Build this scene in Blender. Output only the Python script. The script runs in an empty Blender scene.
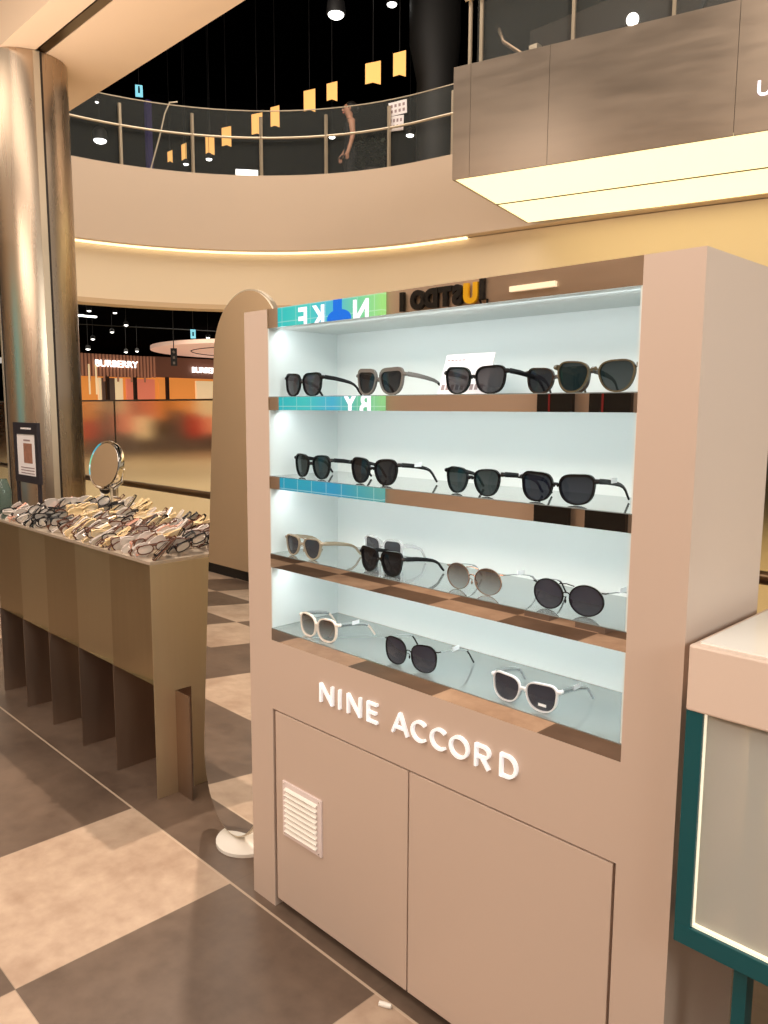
import bpy, bmesh, math, random
from mathutils import Vector, Matrix
random.seed(7)
scene = bpy.context.scene
COL = scene.collection
PI = math.pi

# ------------------------------------------------------------------ materials
def srgb(r, g, b):
    def f(c):
        c /= 255.0
        return c / 12.92 if c <= .04045 else ((c + .055) / 1.055) ** 2.4
    return (f(r), f(g), f(b), 1)

def new_mat(name):
    m = bpy.data.materials.new(name); m.use_nodes = True
    nt = m.node_tree
    return m, nt, nt.nodes['Principled BSDF'], nt.nodes['Material Output']

def mat(name, col, rough=.5, metal=0, emit=0, ecol=None, alpha=1, trans=0, ior=1.45, noise=0, nscale=20, stretch=None, aniso=0, spec=None, coat=0):
    m, nt, b, out = new_mat(name)
    b.inputs['Base Color'].default_value = col
    b.inputs['Roughness'].default_value = rough
    b.inputs['Metallic'].default_value = metal
    b.inputs['IOR'].default_value = ior
    b.inputs['Alpha'].default_value = alpha
    b.inputs['Transmission Weight'].default_value = trans
    b.inputs['Anisotropic'].default_value = aniso
    b.inputs['Coat Weight'].default_value = coat
    if spec is not None: b.inputs['Specular IOR Level'].default_value = spec
    if emit:
        b.inputs['Emission Color'].default_value = ecol or col
        b.inputs['Emission Strength'].default_value = emit
    if noise:
        geo = nt.nodes.new('ShaderNodeNewGeometry')
        mp = nt.nodes.new('ShaderNodeMapping')
        mp.inputs['Scale'].default_value = stretch or (1, 1, 1)
        nt.links.new(geo.outputs['Position'], mp.inputs['Vector'])
        n = nt.nodes.new('ShaderNodeTexNoise'); n.inputs['Scale'].default_value = nscale; n.inputs['Detail'].default_value = 5
        nt.links.new(mp.outputs['Vector'], n.inputs['Vector'])
        mx = nt.nodes.new('ShaderNodeMix'); mx.data_type = 'RGBA'
        mx.inputs[6].default_value = tuple(c * (1 - noise) for c in col[:3]) + (1,)
        mx.inputs[7].default_value = tuple(min(1, c * (1 + noise)) for c in col[:3]) + (1,)
        nt.links.new(n.outputs['Fac'], mx.inputs[0])
        nt.links.new(mx.outputs[2], b.inputs['Base Color'])
        mr = nt.nodes.new('ShaderNodeMapRange')
        mr.inputs[3].default_value = max(0, rough * .8); mr.inputs[4].default_value = min(1, rough * 1.25)
        nt.links.new(n.outputs['Fac'], mr.inputs[0])
        nt.links.new(mr.outputs[0], b.inputs['Roughness'])
    return m

def math_node(nt, op, a, b=None):
    n = nt.nodes.new('ShaderNodeMath'); n.operation = op
    for i, v in enumerate((a, b)):
        if v is None: continue
        if isinstance(v, (int, float)): n.inputs[i].default_value = v
        else: nt.links.new(v, n.inputs[i])
    return n.outputs[0]

def floor_material():
    m, nt, b, out = new_mat('tile_floor')
    L = nt.links
    geo = nt.nodes.new('ShaderNodeNewGeometry')
    sep = nt.nodes.new('ShaderNodeSeparateXYZ'); L.new(geo.outputs['Position'], sep.inputs[0])
    X, Y = sep.outputs['X'], sep.outputs['Y']
    T = .6845
    u = math_node(nt, 'DIVIDE', math_node(nt, 'ADD', X, 2.0583), T)
    v = math_node(nt, 'DIVIDE', math_node(nt, 'ADD', Y, -1.3345), T)
    fu, fv = math_node(nt, 'FLOOR', u), math_node(nt, 'FLOOR', v)
    par = math_node(nt, 'FLOORED_MODULO', math_node(nt, 'ADD', fu, fv), 2.0)      # 0 light, 1 dark
    def cell(uu, vv):
        return math_node(nt, 'MULTIPLY', math_node(nt, 'COMPARE', fu, uu), math_node(nt, 'COMPARE', fv, vv))
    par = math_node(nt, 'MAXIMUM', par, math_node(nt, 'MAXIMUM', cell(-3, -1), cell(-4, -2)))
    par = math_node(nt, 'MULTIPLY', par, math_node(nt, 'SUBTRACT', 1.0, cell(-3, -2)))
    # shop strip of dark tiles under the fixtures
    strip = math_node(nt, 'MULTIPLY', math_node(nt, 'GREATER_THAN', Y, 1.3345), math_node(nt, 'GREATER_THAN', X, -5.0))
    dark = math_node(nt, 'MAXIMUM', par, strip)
    # concourse stone beyond the balustrade
    conc = math_node(nt, 'MAXIMUM', math_node(nt, 'GREATER_THAN', Y, 2.75), math_node(nt, 'LESS_THAN', X, -10.5))
    n1 = nt.nodes.new('ShaderNodeTexNoise'); n1.inputs['Scale'].default_value = 3.2; n1.inputs['Detail'].default_value = 7; n1.inputs['Roughness'].default_value = .62
    L.new(geo.outputs['Position'], n1.inputs['Vector'])
    n2 = nt.nodes.new('ShaderNodeTexNoise'); n2.inputs['Scale'].default_value = 18; n2.inputs['Detail'].default_value = 6
    L.new(geo.outputs['Position'], n2.inputs['Vector'])
    nn = math_node(nt, 'ADD', math_node(nt, 'MULTIPLY', n1.outputs['Fac'], .75), math_node(nt, 'MULTIPLY', n2.outputs['Fac'], .25))
    def ramp(c0, c1):
        r = nt.nodes.new('ShaderNodeValToRGB'); r.color_ramp.elements[0].position = .36; r.color_ramp.elements[1].position = .64
        r.color_ramp.elements[0].color = c0; r.color_ramp.elements[1].color = c1
        L.new(nn, r.inputs[0]); return r.outputs[0]
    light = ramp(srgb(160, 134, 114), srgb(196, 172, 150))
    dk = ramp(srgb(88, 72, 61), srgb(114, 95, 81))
    def mix(f, a, c):
        x = nt.nodes.new('ShaderNodeMix'); x.data_type = 'RGBA'
        L.new(f, x.inputs[0])
        for i, s in ((6, a), (7, c)):
            if isinstance(s, tuple): x.inputs[i].default_value = s
            else: L.new(s, x.inputs[i])
        return x.outputs[2]
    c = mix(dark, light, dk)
    # grout
    def edge(w, wd):
        f = math_node(nt, 'FRACT', w)
        return math_node(nt, 'MINIMUM', f, math_node(nt, 'SUBTRACT', 1.0, f))
    gr = math_node(nt, 'LESS_THAN', math_node(nt, 'MINIMUM', edge(u, 0), edge(v, 0)), .0035)
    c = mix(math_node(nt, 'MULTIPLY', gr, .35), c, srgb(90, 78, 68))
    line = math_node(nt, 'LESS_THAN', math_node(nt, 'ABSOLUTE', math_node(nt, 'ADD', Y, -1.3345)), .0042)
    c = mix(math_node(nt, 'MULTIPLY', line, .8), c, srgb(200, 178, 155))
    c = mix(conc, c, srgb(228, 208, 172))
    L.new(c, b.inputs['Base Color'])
    mr = nt.nodes.new('ShaderNodeMapRange'); mr.inputs[3].default_value = .3; mr.inputs[4].default_value = .5
    L.new(n2.outputs['Fac'], mr.inputs[0]); L.new(mr.outputs[0], b.inputs['Roughness'])
    b.inputs['Specular IOR Level'].default_value = .4
    return m

def lens_material(name, col, a_top, a_bot, tint_rough=.04):
    m, nt, b, out = new_mat(name)
    b.inputs['Base Color'].default_value = col
    b.inputs['Roughness'].default_value = tint_rough
    b.inputs['Coat Weight'].default_value = .0
    b.inputs['Specular IOR Level'].default_value = .22
    b.inputs['Coat Roughness'].default_value = .03
    tc = nt.nodes.new('ShaderNodeTexCoord'); sp = nt.nodes.new('ShaderNodeSeparateXYZ')
    nt.links.new(tc.outputs['Generated'], sp.inputs[0])
    mr = nt.nodes.new('ShaderNodeMapRange'); mr.inputs[3].default_value = a_bot; mr.inputs[4].default_value = a_top
    nt.links.new(sp.outputs['Z'], mr.inputs[0])
    nt.links.new(mr.outputs[0], b.inputs['Alpha'])
    return m

def screen_material():
    m, nt, b, out = new_mat('led_screen_picture')
    geo = nt.nodes.new('ShaderNodeNewGeometry'); sp = nt.nodes.new('ShaderNodeSeparateXYZ')
    nt.links.new(geo.outputs['Position'], sp.inputs[0])
    fx = nt.nodes.new('ShaderNodeMapRange'); fx.inputs[1].default_value = -6.8; fx.inputs[2].default_value = -5.13
    nt.links.new(sp.outputs['X'], fx.inputs[0])
    sh = math_node(nt, 'MULTIPLY', math_node(nt, 'SUBTRACT', 2.0, sp.outputs['Z']), .22)
    f = math_node(nt, 'ADD', fx.outputs[0], 0.0)
    r = nt.nodes.new('ShaderNodeValToRGB'); cr = r.color_ramp
    cr.elements[0].position = 0; cr.elements[0].color = srgb(20, 150, 205)
    cr.elements[1].position = 1; cr.elements[1].color = srgb(150, 220, 130)
    for p, c in ((.1, srgb(40, 185, 190)), (.35, srgb(70, 200, 195)), (.6, srgb(75, 180, 215)), (.82, srgb(110, 205, 160))):
        e = cr.elements.new(p); e.color = c
    nt.links.new(f, r.inputs[0])
    mx = nt.nodes.new('ShaderNodeMix'); mx.data_type = 'RGBA'; mx.clamp_factor = True
    nt.links.new(math_node(nt, 'MULTIPLY', sh, 2.6), mx.inputs[0]); nt.links.new(r.outputs[0], mx.inputs[6])
    mx.inputs[7].default_value = srgb(20, 120, 170)
    b.inputs['Base Color'].default_value = (0, 0, 0, 1)
    # thin pale module grid
    gx = math_node(nt, 'LESS_THAN', math_node(nt, 'FRACT', math_node(nt, 'MULTIPLY', sp.outputs['X'], 4.4)), .04)
    gz = math_node(nt, 'LESS_THAN', math_node(nt, 'FRACT', math_node(nt, 'MULTIPLY', sp.outputs['Z'], 7.0)), .06)
    m2 = nt.nodes.new('ShaderNodeMix'); m2.data_type = 'RGBA'
    nt.links.new(math_node(nt, 'MULTIPLY', math_node(nt, 'MAXIMUM', gx, gz), .3), m2.inputs[0])
    nt.links.new(mx.outputs[2], m2.inputs[6]); m2.inputs[7].default_value = (.7, .95, .9, 1)
    nt.links.new(m2.outputs[2], b.inputs['Emission Color'])
    b.inputs['Emission Strength'].default_value = 1.5
    return m

M = {}
M['floor'] = floor_material()
M['cabinet'] = mat('taupe_lacquer', srgb(200, 178, 162), .42)
M['cab_dark'] = mat('dark_plinth', srgb(38, 32, 28), .6)
M['white_in'] = mat('white_interior', srgb(222, 230, 229), .35)
M['shelf_glass'] = mat('grey_mirror_shelf_top', srgb(172, 180, 178), .05, metal=.6)
M['bronze'] = mat('bronze_mirror_strip', srgb(232, 220, 210), .008, metal=1)
M['led'] = mat('cool_led', (1, 1, 1, 1), emit=6, ecol=(.82, .98, 1, 1))
M['letter'] = mat('white_lettering', srgb(250, 250, 252), .3, emit=.28, ecol=(.95, .97, 1, 1))
M['vent'] = mat('white_vent', srgb(232, 216, 212), .45)
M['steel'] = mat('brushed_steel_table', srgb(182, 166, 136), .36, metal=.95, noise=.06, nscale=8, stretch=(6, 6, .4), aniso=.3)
M['steel_lit_end'] = mat('brushed_steel_lit_end', srgb(212, 194, 162), .4, metal=.85, noise=.05, nscale=8, stretch=(6, 6, .4))  # same steel, colour raised for the light the end plate reflects
M['steel_fold_shade'] = mat('brushed_steel_fold_shade', srgb(168, 150, 120), .33, metal=.95, noise=.08, nscale=8, stretch=(6, 6, .4), aniso=.3)  # darker copy of the table steel; shade step between folds put in colour
M['steel_in'] = mat('brushed_steel_shadowed', srgb(166, 144, 128), .4, metal=.95, noise=.06, nscale=8, stretch=(6, 6, .4))  # same steel, colour lowered for the shade on legs and tabs
M['tabletop'] = mat('polished_tabletop', srgb(205, 190, 172), .25, metal=.5)
M['column'] = mat('polished_column_steel', srgb(178, 160, 140), .27, metal=.92, noise=.05, nscale=5, stretch=(3, 3, .3), aniso=.4)
M['column_dark'] = mat('column_seam', srgb(40, 32, 26), .5)
M['bulkhead'] = mat('bulkhead_steel', srgb(176, 160, 144), .38, metal=.8, noise=.07, nscale=4, stretch=(.5, .5, 3), aniso=.3)
M['glow'] = mat('warm_light_panel', (1, 1, 1, 1), emit=1.35, ecol=srgb(255, 238, 176))
M['glow_trim'] = mat('light_panel_trim', srgb(110, 100, 82), .4, metal=.6)
M['fascia'] = mat('pale_plaster', srgb(206, 184, 162), .7, noise=.03, nscale=1.5)
M['fascia_low'] = mat('cream_plaster', srgb(232, 212, 182), .65)
M['fascia_trim'] = mat('cream_trim', srgb(205, 176, 140), .5)
M['cove'] = mat('cove_led', (1, 1, 1, 1), emit=1.5, ecol=srgb(255, 230, 180))
M['soffit'] = mat('soffit_paint', srgb(238, 208, 178), .7)
M['black'] = mat('black_paint', (.002, .002, .0025, 1), 1, spec=0)
M['near_black'] = mat('dark_fittings', (.012, .011, .011, 1), .6)
M['brown_dark'] = mat('dark_brown_cladding', (.035, .024, .016, 1), .7, noise=.5, nscale=2.0)
M['grey_dark'] = mat('dark_grey_column', (.014, .013, .012, 1), .6)
M['glass'] = mat('clear_railing_glass', (.75, .8, .76, 1), .02, alpha=.045, spec=.5)
M['frost'] = mat('frosted_glass', srgb(238, 228, 205), .13, trans=1, ior=1.12)
M['rail'] = mat('rail_steel', srgb(200, 184, 160), .35, metal=.45)
M['rail_dark'] = mat('bronze_handrail', srgb(120, 100, 78), .3, metal=1)
M['mirror'] = mat('mirror_silver', (.93, .93, .92, 1), .0, metal=1)
M['mirror_back'] = mat('mirror_edge', srgb(205, 190, 168), .3, metal=.6)
M['white'] = mat('white_enamel', srgb(238, 232, 222), .35)
M['chrome'] = mat('chrome', (.8, .78, .74, 1), .08, metal=1)
M['teal'] = mat('teal_lacquer', srgb(6, 78, 84), .35)
M['counter'] = mat('counter_lacquer', srgb(220, 198, 182), .4)
M['counter_top'] = mat('white_gloss_top', srgb(240, 238, 232), .12)
M['frost_panel'] = mat('frosted_counter_glass', srgb(232, 230, 222), .3, trans=.6, ior=1.15)
M['edge_glow'] = mat('lit_panel_edge', srgb(255, 245, 220), .4, emit=.6, ecol=srgb(255, 242, 212))
M['black_frame'] = mat('sign_frame_black', srgb(36, 32, 40), .4)
M['paper'] = mat('paper_white', srgb(232, 225, 225), .6)
M['print_text'] = mat('printed_text', srgb(150, 130, 130), .7)
M['print_photo'] = mat('printed_photo', srgb(150, 104, 84), .6, noise=.6, nscale=30)
M['teal_bottle'] = mat('green_glass_bottle', srgb(120, 190, 170), .1, trans=.6, ior=1.3)
M['jar_glass'] = mat('jar_glass', srgb(130, 150, 140), .08, trans=.7, ior=1.3)
M['screen'] = screen_material()
M['screen_text'] = mat('screen_white_text', (0, 0, 0, 1), emit=2.2, ecol=srgb(225, 228, 250))
M['screen_blue'] = mat('screen_blue_shape', (0, 0, 0, 1), emit=1.6, ecol=srgb(20, 110, 225))
M['backwall'] = mat('back_wall_taupe', srgb(184, 164, 146), .7)
M['backbeige'] = mat('back_cabinet_beige', srgb(188, 160, 128), .55)
M['sign_black'] = mat('sign_black', (.006, .006, .006, 1), .4)
M['sign_yellow'] = mat('sign_yellow', srgb(235, 185, 30), .4)
M['wood_slat'] = mat('self_lit_wood_slats', srgb(176, 122, 92), .5, emit=.22, ecol=srgb(200, 140, 110))  # slats lightened by emission, no lamp in them
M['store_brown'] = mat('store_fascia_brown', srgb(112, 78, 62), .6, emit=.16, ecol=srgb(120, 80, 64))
M['store_dark'] = mat('store_dark_frame', srgb(40, 26, 20), .6)
M['store_orange'] = mat('store_orange_glow', srgb(220, 140, 70), .6, emit=.6, ecol=srgb(238, 150, 70))
M['store_cream'] = mat('store_cream_glow', srgb(240, 220, 180), .6, emit=.6, ecol=srgb(245, 215, 165))
M['store_pink'] = mat('store_pink_glow', srgb(230, 140, 110), .6, emit=.5, ecol=srgb(235, 130, 100))
M['store_red'] = mat('store_red', srgb(190, 50, 40), .5, emit=.35, ecol=srgb(210, 60, 50))
M['store_grey'] = mat('store_grey', srgb(120, 105, 95), .5, emit=.12, ecol=srgb(120, 100, 90))
M['store_purple'] = mat('store_purple', srgb(170, 160, 210), .5, emit=.5, ecol=srgb(190, 175, 235))
M['sign_glow'] = mat('white_sign_glow', (1, 1, 1, 1), emit=2.2, ecol=(1, .97, .92, 1))
M['lamp_glow'] = mat('spot_glow', (1, 1, 1, 1), emit=5, ecol=(1, .98, .92, 1))
M['disc'] = mat('pink_ceiling_disc', srgb(225, 190, 170), .6, emit=.45, ecol=srgb(228, 186, 164))
M['banner'] = mat('amber_lit_banner', srgb(230, 170, 90), .6, emit=.85, ecol=srgb(250, 190, 108))
M['exit'] = mat('exit_sign_blue', srgb(150, 220, 235), .5, emit=.9, ecol=srgb(130, 215, 235))
M['exit_dark'] = mat('exit_sign_figure', srgb(20, 90, 110), .5)
M['purple_dim'] = mat('purple_sign', (.03, .02, .06, 1), .5, emit=.05, ecol=srgb(110, 80, 200))
M['u_reflection'] = mat('reflected_violet_letter', (1, 1, 1, 1), emit=.75, ecol=srgb(228, 222, 255))
M['dark_red'] = mat('dark_red_stripe', srgb(120, 30, 30), .5)
M['plant'] = mat('dark_leaf', (.01, .018, .008, 1), .6)
M['leaf'] = mat('store_leaf', srgb(90, 110, 40), .5, emit=.15, ecol=srgb(100, 120, 50))
M['skin'] = mat('skin', srgb(205, 150, 120), .5)
M['cloth_black'] = mat('black_cloth', (.008, .008, .009, 1), .8)
M['hair'] = mat('dark_hair', (.012, .009, .007, 1), .5)
M['cable'] = mat('black_cable', (.01, .01, .01, 1), .5)

# ------------------------------------------------------------------ mesh builder
LOC = {}          # world location of roots (no rotation) for placing parts given in world coordinates

def tag(o, label=None, cat=None, group=None, kind=None):
    if label: o['label'] = label
    if cat: o['category'] = cat
    if group: o['group'] = group
    if kind: o['kind'] = kind
    return o

def empty(name, loc, label, cat, group=None, rotz=0):
    o = bpy.data.objects.new(name, None); COL.objects.link(o)
    o.location = loc; o.rotation_euler = (0, 0, rotz); o.empty_display_size = .05
    LOC[o] = Vector(loc)
    return tag(o, label, cat, group)

class MB:
    def __init__(s): s.v = []; s.f = []; s.mi = []
    def add(s, vs, fs, mi=0):
        n = len(s.v); s.v += [Vector(v) for v in vs]
        s.f += [tuple(i + n for i in f) for f in fs]; s.mi += [mi] * len(fs)
        return s
    def box(s, x0, x1, y0, y1, z0, z1, mi=0):
        vs = [(x, y, z) for z in (z0, z1) for y in (y0, y1) for x in (x0, x1)]
        return s.add(vs, [(0, 2, 3, 1), (4, 5, 7, 6), (0, 1, 5, 4), (2, 6, 7, 3), (0, 4, 6, 2), (1, 3, 7, 5)], mi)
    def mbox(s, mtx, sx, sy, sz, mi=0):
        vs = [mtx @ Vector((x, y, z)) for z in (-sz / 2, sz / 2) for y in (-sy / 2, sy / 2) for x in (-sx / 2, sx / 2)]
        return s.add(vs, [(0, 2, 3, 1), (4, 5, 7, 6), (0, 1, 5, 4), (2, 6, 7, 3), (0, 4, 6, 2), (1, 3, 7, 5)], mi)
    def tube(s, pts, r, n=10, closed=False, mi=0, cap=True):
        pts = [Vector(p) for p in pts]; k = len(pts)
        rs = r if isinstance(r, (list, tuple)) else [r] * k
        rings = []; ref = None
        for i, p in enumerate(pts):
            if closed: t = pts[(i + 1) % k] - pts[i - 1]
            else: t = pts[min(i + 1, k - 1)] - pts[max(i - 1, 0)]
            t.normalize()
            if ref is None:
                ref = Vector((0, 0, 1)) if abs(t.z) < .9 else Vector((1, 0, 0))
            a = (ref - t * ref.dot(t)).normalized(); b = t.cross(a); ref = a
            rings.append([p + (a * math.cos(2 * PI * j / n) + b * math.sin(2 * PI * j / n)) * rs[i] for j in range(n)])
        vs = [v for rg in rings for v in rg]; fs = []
        for i in range(k if closed else k - 1):
            i2 = (i + 1) % k
            for j in range(n):
                j2 = (j + 1) % n
                fs.append((i * n + j, i * n + j2, i2 * n + j2, i2 * n + j))
        if not closed and cap:
            fs.append(tuple(range(n - 1, -1, -1))); fs.append(tuple((k - 1) * n + j for j in range(n)))
        return s.add(vs, fs, mi)
    def cyl(s, p0, p1, r, n=16, mi=0): return s.tube([p0, p1], r, n, mi=mi)
    def lathe(s, prof, c, n=24, mi=0, mtx=None):
        vs = []; fs = []
        for (r, z) in prof:
            for j in range(n):
                a = 2 * PI * j / n; p = Vector((r * math.cos(a), r * math.sin(a), z))
                vs.append((mtx @ p if mtx else p) + Vector(c))
        for i in range(len(prof) - 1):
            for j in range(n):
                j2 = (j + 1) % n
                fs.append((i * n + j, i * n + j2, (i + 1) * n + j2, (i + 1) * n + j))
        fs.append(tuple(range(n - 1, -1, -1))); fs.append(tuple((len(prof) - 1) * n + j for j in range(n)))
        return s.add(vs, fs, mi)
    def sphere(s, c, r, n=12, sc=(1, 1, 1), mi=0):
        prof = [(max(1e-4, r * math.sin(PI * i / n)), -r * math.cos(PI * i / n)) for i in range(n + 1)]
        return s.lathe(prof, c, n * 2, mi, Matrix.Diagonal(Vector(sc)))
    def prism(s, poly, mtx, depth, mi=0):
        n = len(poly)
        a = [mtx @ Vector((x, y, 0)) for x, y in poly]; b = [mtx @ Vector((x, y, depth)) for x, y in poly]
        fs = [tuple(range(n - 1, -1, -1)), tuple(range(n, 2 * n))]
        for i in range(n):
            j = (i + 1) % n; fs.append((i, j, n + j, n + i))
        return s.add(a + b, fs, mi)
    def quad_strip(s, A, B, mi=0):
        n = len(A); return s.add(list(A) + list(B), [(i, i + 1, n + i + 1, n + i) for i in range(n - 1)], mi)
    def build(s, name, m, parent=None, smooth=False, bevel=0, local=False, keep_origin=False):
        me = bpy.data.meshes.new(name)
        off = Vector((0, 0, 0)); o = bpy.data.objects.new(name, me)
        if parent is not None:
            if not local:
                p = parent; tot = Vector((0, 0, 0))
                while p is not None:
                    tot += LOC.get(p, Vector((0, 0, 0))); p = p.parent
                off = tot
        elif not keep_origin:
            xs = [v.x for v in s.v]; ys = [v.y for v in s.v]; zs = [v.z for v in s.v]
            off = Vector(((min(xs) + max(xs)) / 2, (min(ys) + max(ys)) / 2, min(zs)))
            o.location = off; LOC[o] = off.copy()
        me.from_pydata([v - off for v in s.v], [], s.f)
        mats = m if isinstance(m, (list, tuple)) else [m]
        for k in mats: me.materials.append(k)
        for p, k in zip(me.polygons, s.mi):
            p.material_index = k; p.use_smooth = smooth
        bm = bmesh.new(); bm.from_mesh(me); bmesh.ops.recalc_face_normals(bm, faces=bm.faces); bm.to_mesh(me); bm.free()
        if smooth:
            try: me.set_sharp_from_angle(angle=math.radians(40))
            except Exception: pass
        COL.objects.link(o)
        if parent is not None: o.parent = parent
        if bevel:
            b = o.modifiers.new('bevel', 'BEVEL'); b.width = bevel; b.segments = 2; b.limit_method = 'ANGLE'
        return o

def struct(o): o['kind'] = 'structure'; return o

def frame_mtx(origin, x, y):
    x = Vector(x).normalized(); y = Vector(y).normalized(); z = x.cross(y)
    return Matrix(((x.x, y.x, z.x, origin[0]), (x.y, y.y, z.y, origin[1]), (x.z, y.z, z.z, origin[2]), (0, 0, 0, 1)))

def text_mesh(name, body, mtx, size, depth, m, parent=None, width=None, bold=0):
    cu = bpy.data.curves.new(name, 'FONT'); cu.body = body; cu.size = size; cu.extrude = depth / 2
    cu.align_x = 'CENTER'; cu.align_y = 'CENTER'; cu.offset = bold
    tmp = bpy.data.objects.new(name + '_tmp', cu); COL.objects.link(tmp)
    bpy.context.view_layer.update()
    dg = bpy.context.evaluated_depsgraph_get()
    me = bpy.data.meshes.new_from_object(tmp.evaluated_get(dg))
    bpy.data.objects.remove(tmp); bpy.data.curves.remove(cu)
    s = MB()
    vs = [v.co.copy() for v in me.vertices]
    xs = [v.x for v in vs]; w = max(xs) - min(xs); k = (width / w) if width else 1
    cx = (max(xs) + min(xs)) / 2; ys = [v.y for v in vs]; cy = (max(ys) + min(ys)) / 2
    vs = [mtx @ Vector(((v.x - cx) * k, v.y - cy, v.z)) for v in vs]
    s.add(vs, [tuple(p.vertices) for p in me.polygons])
    bpy.data.meshes.remove(me)
    return s.build(name, m, parent)

# ------------------------------------------------------------------ camera
cam = bpy.data.objects.new('camera', bpy.data.cameras.new('camera')); COL.objects.link(cam)
F, PITCH, ROLL, YAW = 784.13, -.1302, .005, .7916
fwd = Vector((-math.sin(YAW) * math.cos(PITCH), math.cos(YAW) * math.cos(PITCH), math.sin(PITCH)))
r = fwd.cross(Vector((0, 0, 1))).normalized(); u = r.cross(fwd)
R2 = r * math.cos(ROLL) + u * math.sin(ROLL); U2 = u * math.cos(ROLL) - r * math.sin(ROLL)
cam.matrix_world = Matrix(((R2.x, U2.x, -fwd.x, 0), (R2.y, U2.y, -fwd.y, 0), (R2.z, U2.z, -fwd.z, 1.55), (0, 0, 0, 1)))
cam.data.sensor_fit = 'VERTICAL'; cam.data.sensor_height = 36; cam.data.lens = 36 * F / 1024
cam.data.clip_end = 200; cam.data.clip_start = .05
scene.camera = cam

# ------------------------------------------------------------------ setting
struct(MB().box(-60, 14, -12, 45, -.2, 0).build('floor', M['floor'], keep_origin=True))

# balcony path: arc then a gently straightening run to the right
CX, CY, CR = -7.02, 4.43, 3.9
path = []
for a in range(250, 96, -4):
    t = math.radians(a); path.append(Vector((CX + CR * math.cos(t), CY + CR * math.sin(t), 0)))
def bez(p0, p1, p2, p3, n):
    return [p0 * (1 - t) ** 3 + p1 * 3 * t * (1 - t) ** 2 + p2 * 3 * t * t * (1 - t) + p3 * t ** 3 for t in [i / n for i in range(1, n + 1)]]
p0 = path[-1]; tg = (path[-1] - path[-2]).normalized()
path += bez(p0, p0 + tg * 1.2, Vector((-5.0, 8.72, 0)), Vector((-3.2, 9.15, 0)), 14)
path += [Vector((-3.2, 9.15, 0)).lerp(Vector((6, 11.4, 0)), i / 8) for i in range(1, 9)]
NP = len(path)
nrm = []
for i in range(NP):
    t = path[min(i + 1, NP - 1)] - path[max(i - 1, 0)]; t.normalize(); nrm.append(Vector((-t.y, t.x, 0)))
# path runs clockwise seen from above: the left of travel points outward
def off(d, z): return [path[i] + nrm[i] * d + Vector((0, 0, z)) for i in range(NP)]
test = (path[10] + nrm[10]) - Vector((CX, CY, 0))
if test.length < CR: nrm = [-n for n in nrm]
def band(d0, d1, z0, z1, n=None):
    s = MB(); a, b, c, d = off(d0, z0)[:n], off(d0, z1)[:n], off(d1, z1)[:n], off(d1, z0)[:n]
    s.quad_strip(a, b); s.quad_strip(b, c); s.quad_strip(c, d); s.quad_strip(d, a); return s
struct(band(0, .3, 3.87, 4.93).build('trim_1', M['fascia'], smooth=True))
struct(band(.17, .45, 3.10, 3.86).build('trim_2', M['fascia_low'], smooth=True))
struct(band(.15, .47, 3.03, 3.10).build('trim_3', M['fascia_trim'], smooth=True))
struct(band(.11, .165, 3.845, 3.868, 41).build('trim_4', M['cove'], smooth=True))
struct(band(.3, 9, 4.85, 4.93).build('floor', M['near_black']))
struct(band(.46, 30, 3.9, 3.98).build('ceiling', M['black']))
struct(band(9, 9.2, 4.0, 9.2).build('wall_upper', M['black']))
struct(MB().box(-60, 14, -12, 45, 9.2, 9.4).build('ceiling', M['black']))
struct(MB().box(-45, -44.8, -12, 45, 0, 3.9).build('wall_left', M['black']))
struct(MB().box(-45, 14, 40, 40.2, 0, 3.9).build('wall_back', M['black']))
# soffit beam running over the aisle fixtures
s = MB().box(-7.6, 3, 2.03, 2.215, 3.87, 4.9); s.box(-7.6, 3, 2.29, 2.82, 3.87, 4.9); s.box(-7.6, 3, 2.2, 2.27, 3.92, 4.85)
struct(s.build('trim_5', M['soffit']))
struct(MB().box(-5.5, 3, 2.23, 2.289, 3.875, 3.92).build('trim_6', M['rail_dark']))

# wall behind the camera: beige units, a tall screen, black lettering
BY = -2.35
struct(MB().box(-14, 6, BY - .2, BY, 0, 4.3).build('wall_front', M['backwall']))
t = empty('wall_cabinet', (-8.5, BY + .15, 0), 'tall plain beige wall cabinet on a dark plinth, seen only in the standing mirror', 'cabinet')
MB().box(-9.9, -6.9, BY + .002, BY + .3, .12, 4.3).build('cabinet_body', M['backbeige'], t)
MB().box(-9.9, -6.9, BY + .03, BY + .24, 0, .12).build('plinth', M['cab_dark'], t)
t = empty('led_screen', (-6.15, BY, .6), 'tall teal and green lit screen on the back wall, seen mirrored in the shelf edges', 'screen')
MB().box(-6.66, -5.13, BY + .002, BY + .06, .64, 2.95).build('screen_panel', M['screen'], t)
def back_m(x, z, d=.062): return frame_mtx((x, BY + d, z), (-1, 0, 0), (0, 0, 1))
MB().box(-6.66, -5.13, BY + .002, BY + .08, 0, .64).build('pedestal', M['cab_dark'], t)
zt = 2.44
for ch, x in (('N', -5.40), ('K', -6.02), ('E', -6.25)):
    text_mesh('screen_letter', ch, back_m(x, zt), .3, .006, M['screen_text'], t, bold=.008)
s = MB(); pts = []
for i in range(28):
    a = 2 * PI * i / 28; pts.append((.17 * math.cos(a), .085 * math.sin(a) - .03))
s.prism(pts, back_m(-5.70, zt - .01), .006); s.mbox(back_m(-5.72, zt + .09, .066), .12, .2, .006)
s.build('screen_shape', M['screen_blue'], t)
for ch, x in (('B', -5.34), ('Y', -5.55)):
    text_mesh('screen_letter', ch, back_m(x, 1.59), .28, .006, M['screen_text'], t, bold=.008)
t = empty('wall_lettering', (-4.6, BY, 2.4), 'black wall letters with one yellow letter, seen mirrored in the top bronze strip', 'lettering')
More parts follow.
